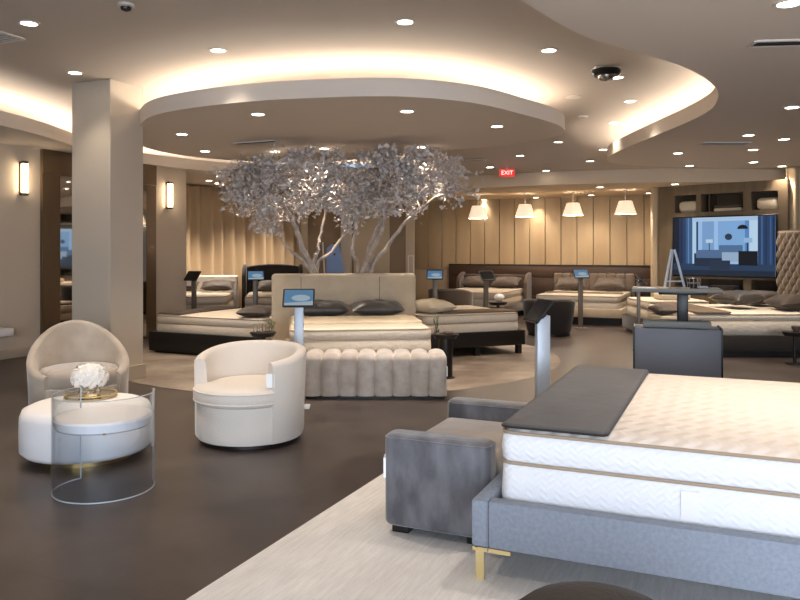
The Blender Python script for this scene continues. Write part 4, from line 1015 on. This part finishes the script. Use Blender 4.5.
for P, r in stems:
    pts = []
    for k, p in enumerate(P):
        q_ = Vector(p) if k == 0 else at(*p) - org
        pts.append(q_)
    c_ = catmull(pts, 6); n = len(c_)
    jit = [Vector((random.uniform(-1, 1), random.uniform(-1, 1), 0)) * .012 for _ in c_]
    c_ = [a_ + (j_ if 0 < i < n - 1 else Vector()) for i, (a_, j_) in enumerate(zip(c_, jit))]
    tube(bm, c_, [r * (1 - .72 * i / (n - 1)) for i in range(n)], 8)
    anch += [a_ for i, a_ in enumerate(c_) if i > n * .35]
def top(x):
    T = [(220, 162), (240, 158), (280, 150), (320, 146), (345, 144), (370, 150), (395, 146), (430, 138), (450, 150), (465, 182)]
    for (a, b), (c_, d) in zip(T, T[1:]):
        if a <= x <= c_: return b + (d - b) * (x - a) / (c_ - a)
    return 165
def bot(x):
    T = [(220, 172), (232, 198), (250, 222), (275, 232), (300, 222), (330, 212), (350, 226), (370, 218), (395, 212), (420, 200), (440, 200), (465, 190)]
    for (a, b), (c_, d) in zip(T, T[1:]):
        if a <= x <= c_: return b + (d - b) * (x - a) / (c_ - a)
    return 180
lv = nb(); R = random.Random(11); cl = []
def zmax(Y): return 2.80
for k in range(150):
    for _ in range(20):
        px = R.uniform(228, 457); py = R.uniform(top(px) + 7, bot(px) - 5); Y = 10.3 + R.uniform(-1.0, .8) * min(1, (px - 215) / 60, (472 - px) / 60)
        c_ = at(px, py, Y)
        if c_.z < zmax(Y) - .12 and all((c_ - o_).length > .15 for o_ in cl): break
    else: continue
    cl.append(c_); cc = c_ - org
    a_ = min(anch, key=lambda q_: (q_ - cc).length + (.5 if q_.z > cc.z + .1 else 0)); mid = a_.lerp(cc, .5) + Vector((0, 0, .05)) + Vector((R.uniform(-.04, .04), R.uniform(-.04, .04), 0))
    tube(bm, [a_, mid, cc], [.012, .008, .004], 5)
    for _ in range(6):
        tip = cc + Vector((R.gauss(0, .11), R.gauss(0, .11), R.gauss(0, .08)))
        if tip.z > 2.8: tip.z = 2.8
        tube(bm, [cc.lerp(mid, R.random() * .5), tip], [.004, .002], 4)
        for _ in range(13):
            b0 = tip + Vector((R.gauss(0, .045), R.gauss(0, .045), R.gauss(0, .04)))
            if b0.z > 2.79: b0.z = 2.79 - R.random() * .1
            d = Vector((R.gauss(0, 1), R.gauss(0, 1), R.gauss(-.1, .7))).normalized(); L = R.uniform(.045, .095)
            s_ = d.cross(Vector((R.gauss(0, 1), R.gauss(0, 1), R.gauss(0, 1)))).normalized() * L * .27; up = d.cross(s_).normalized() * L * .07
            e_ = b0 + d * L
            if e_.z > 2.84: continue
            v_ = [lv.verts.new(q_) for q_ in (b0, b0 + d * L * .45 + s_ + up, e_, b0 + d * L * .45 - s_ + up)]
            mdv = lv.verts.new(b0 + d * L * .5); lv.faces.new((v_[0], v_[1], mdv)); lv.faces.new((v_[1], v_[2], mdv)); lv.faces.new((v_[2], v_[3], mdv)); lv.faces.new((v_[3], v_[0], mdv))
finish('branches', bm, M['bark'], t)
finish('foliage', lv, M['leaf'], t, 180)
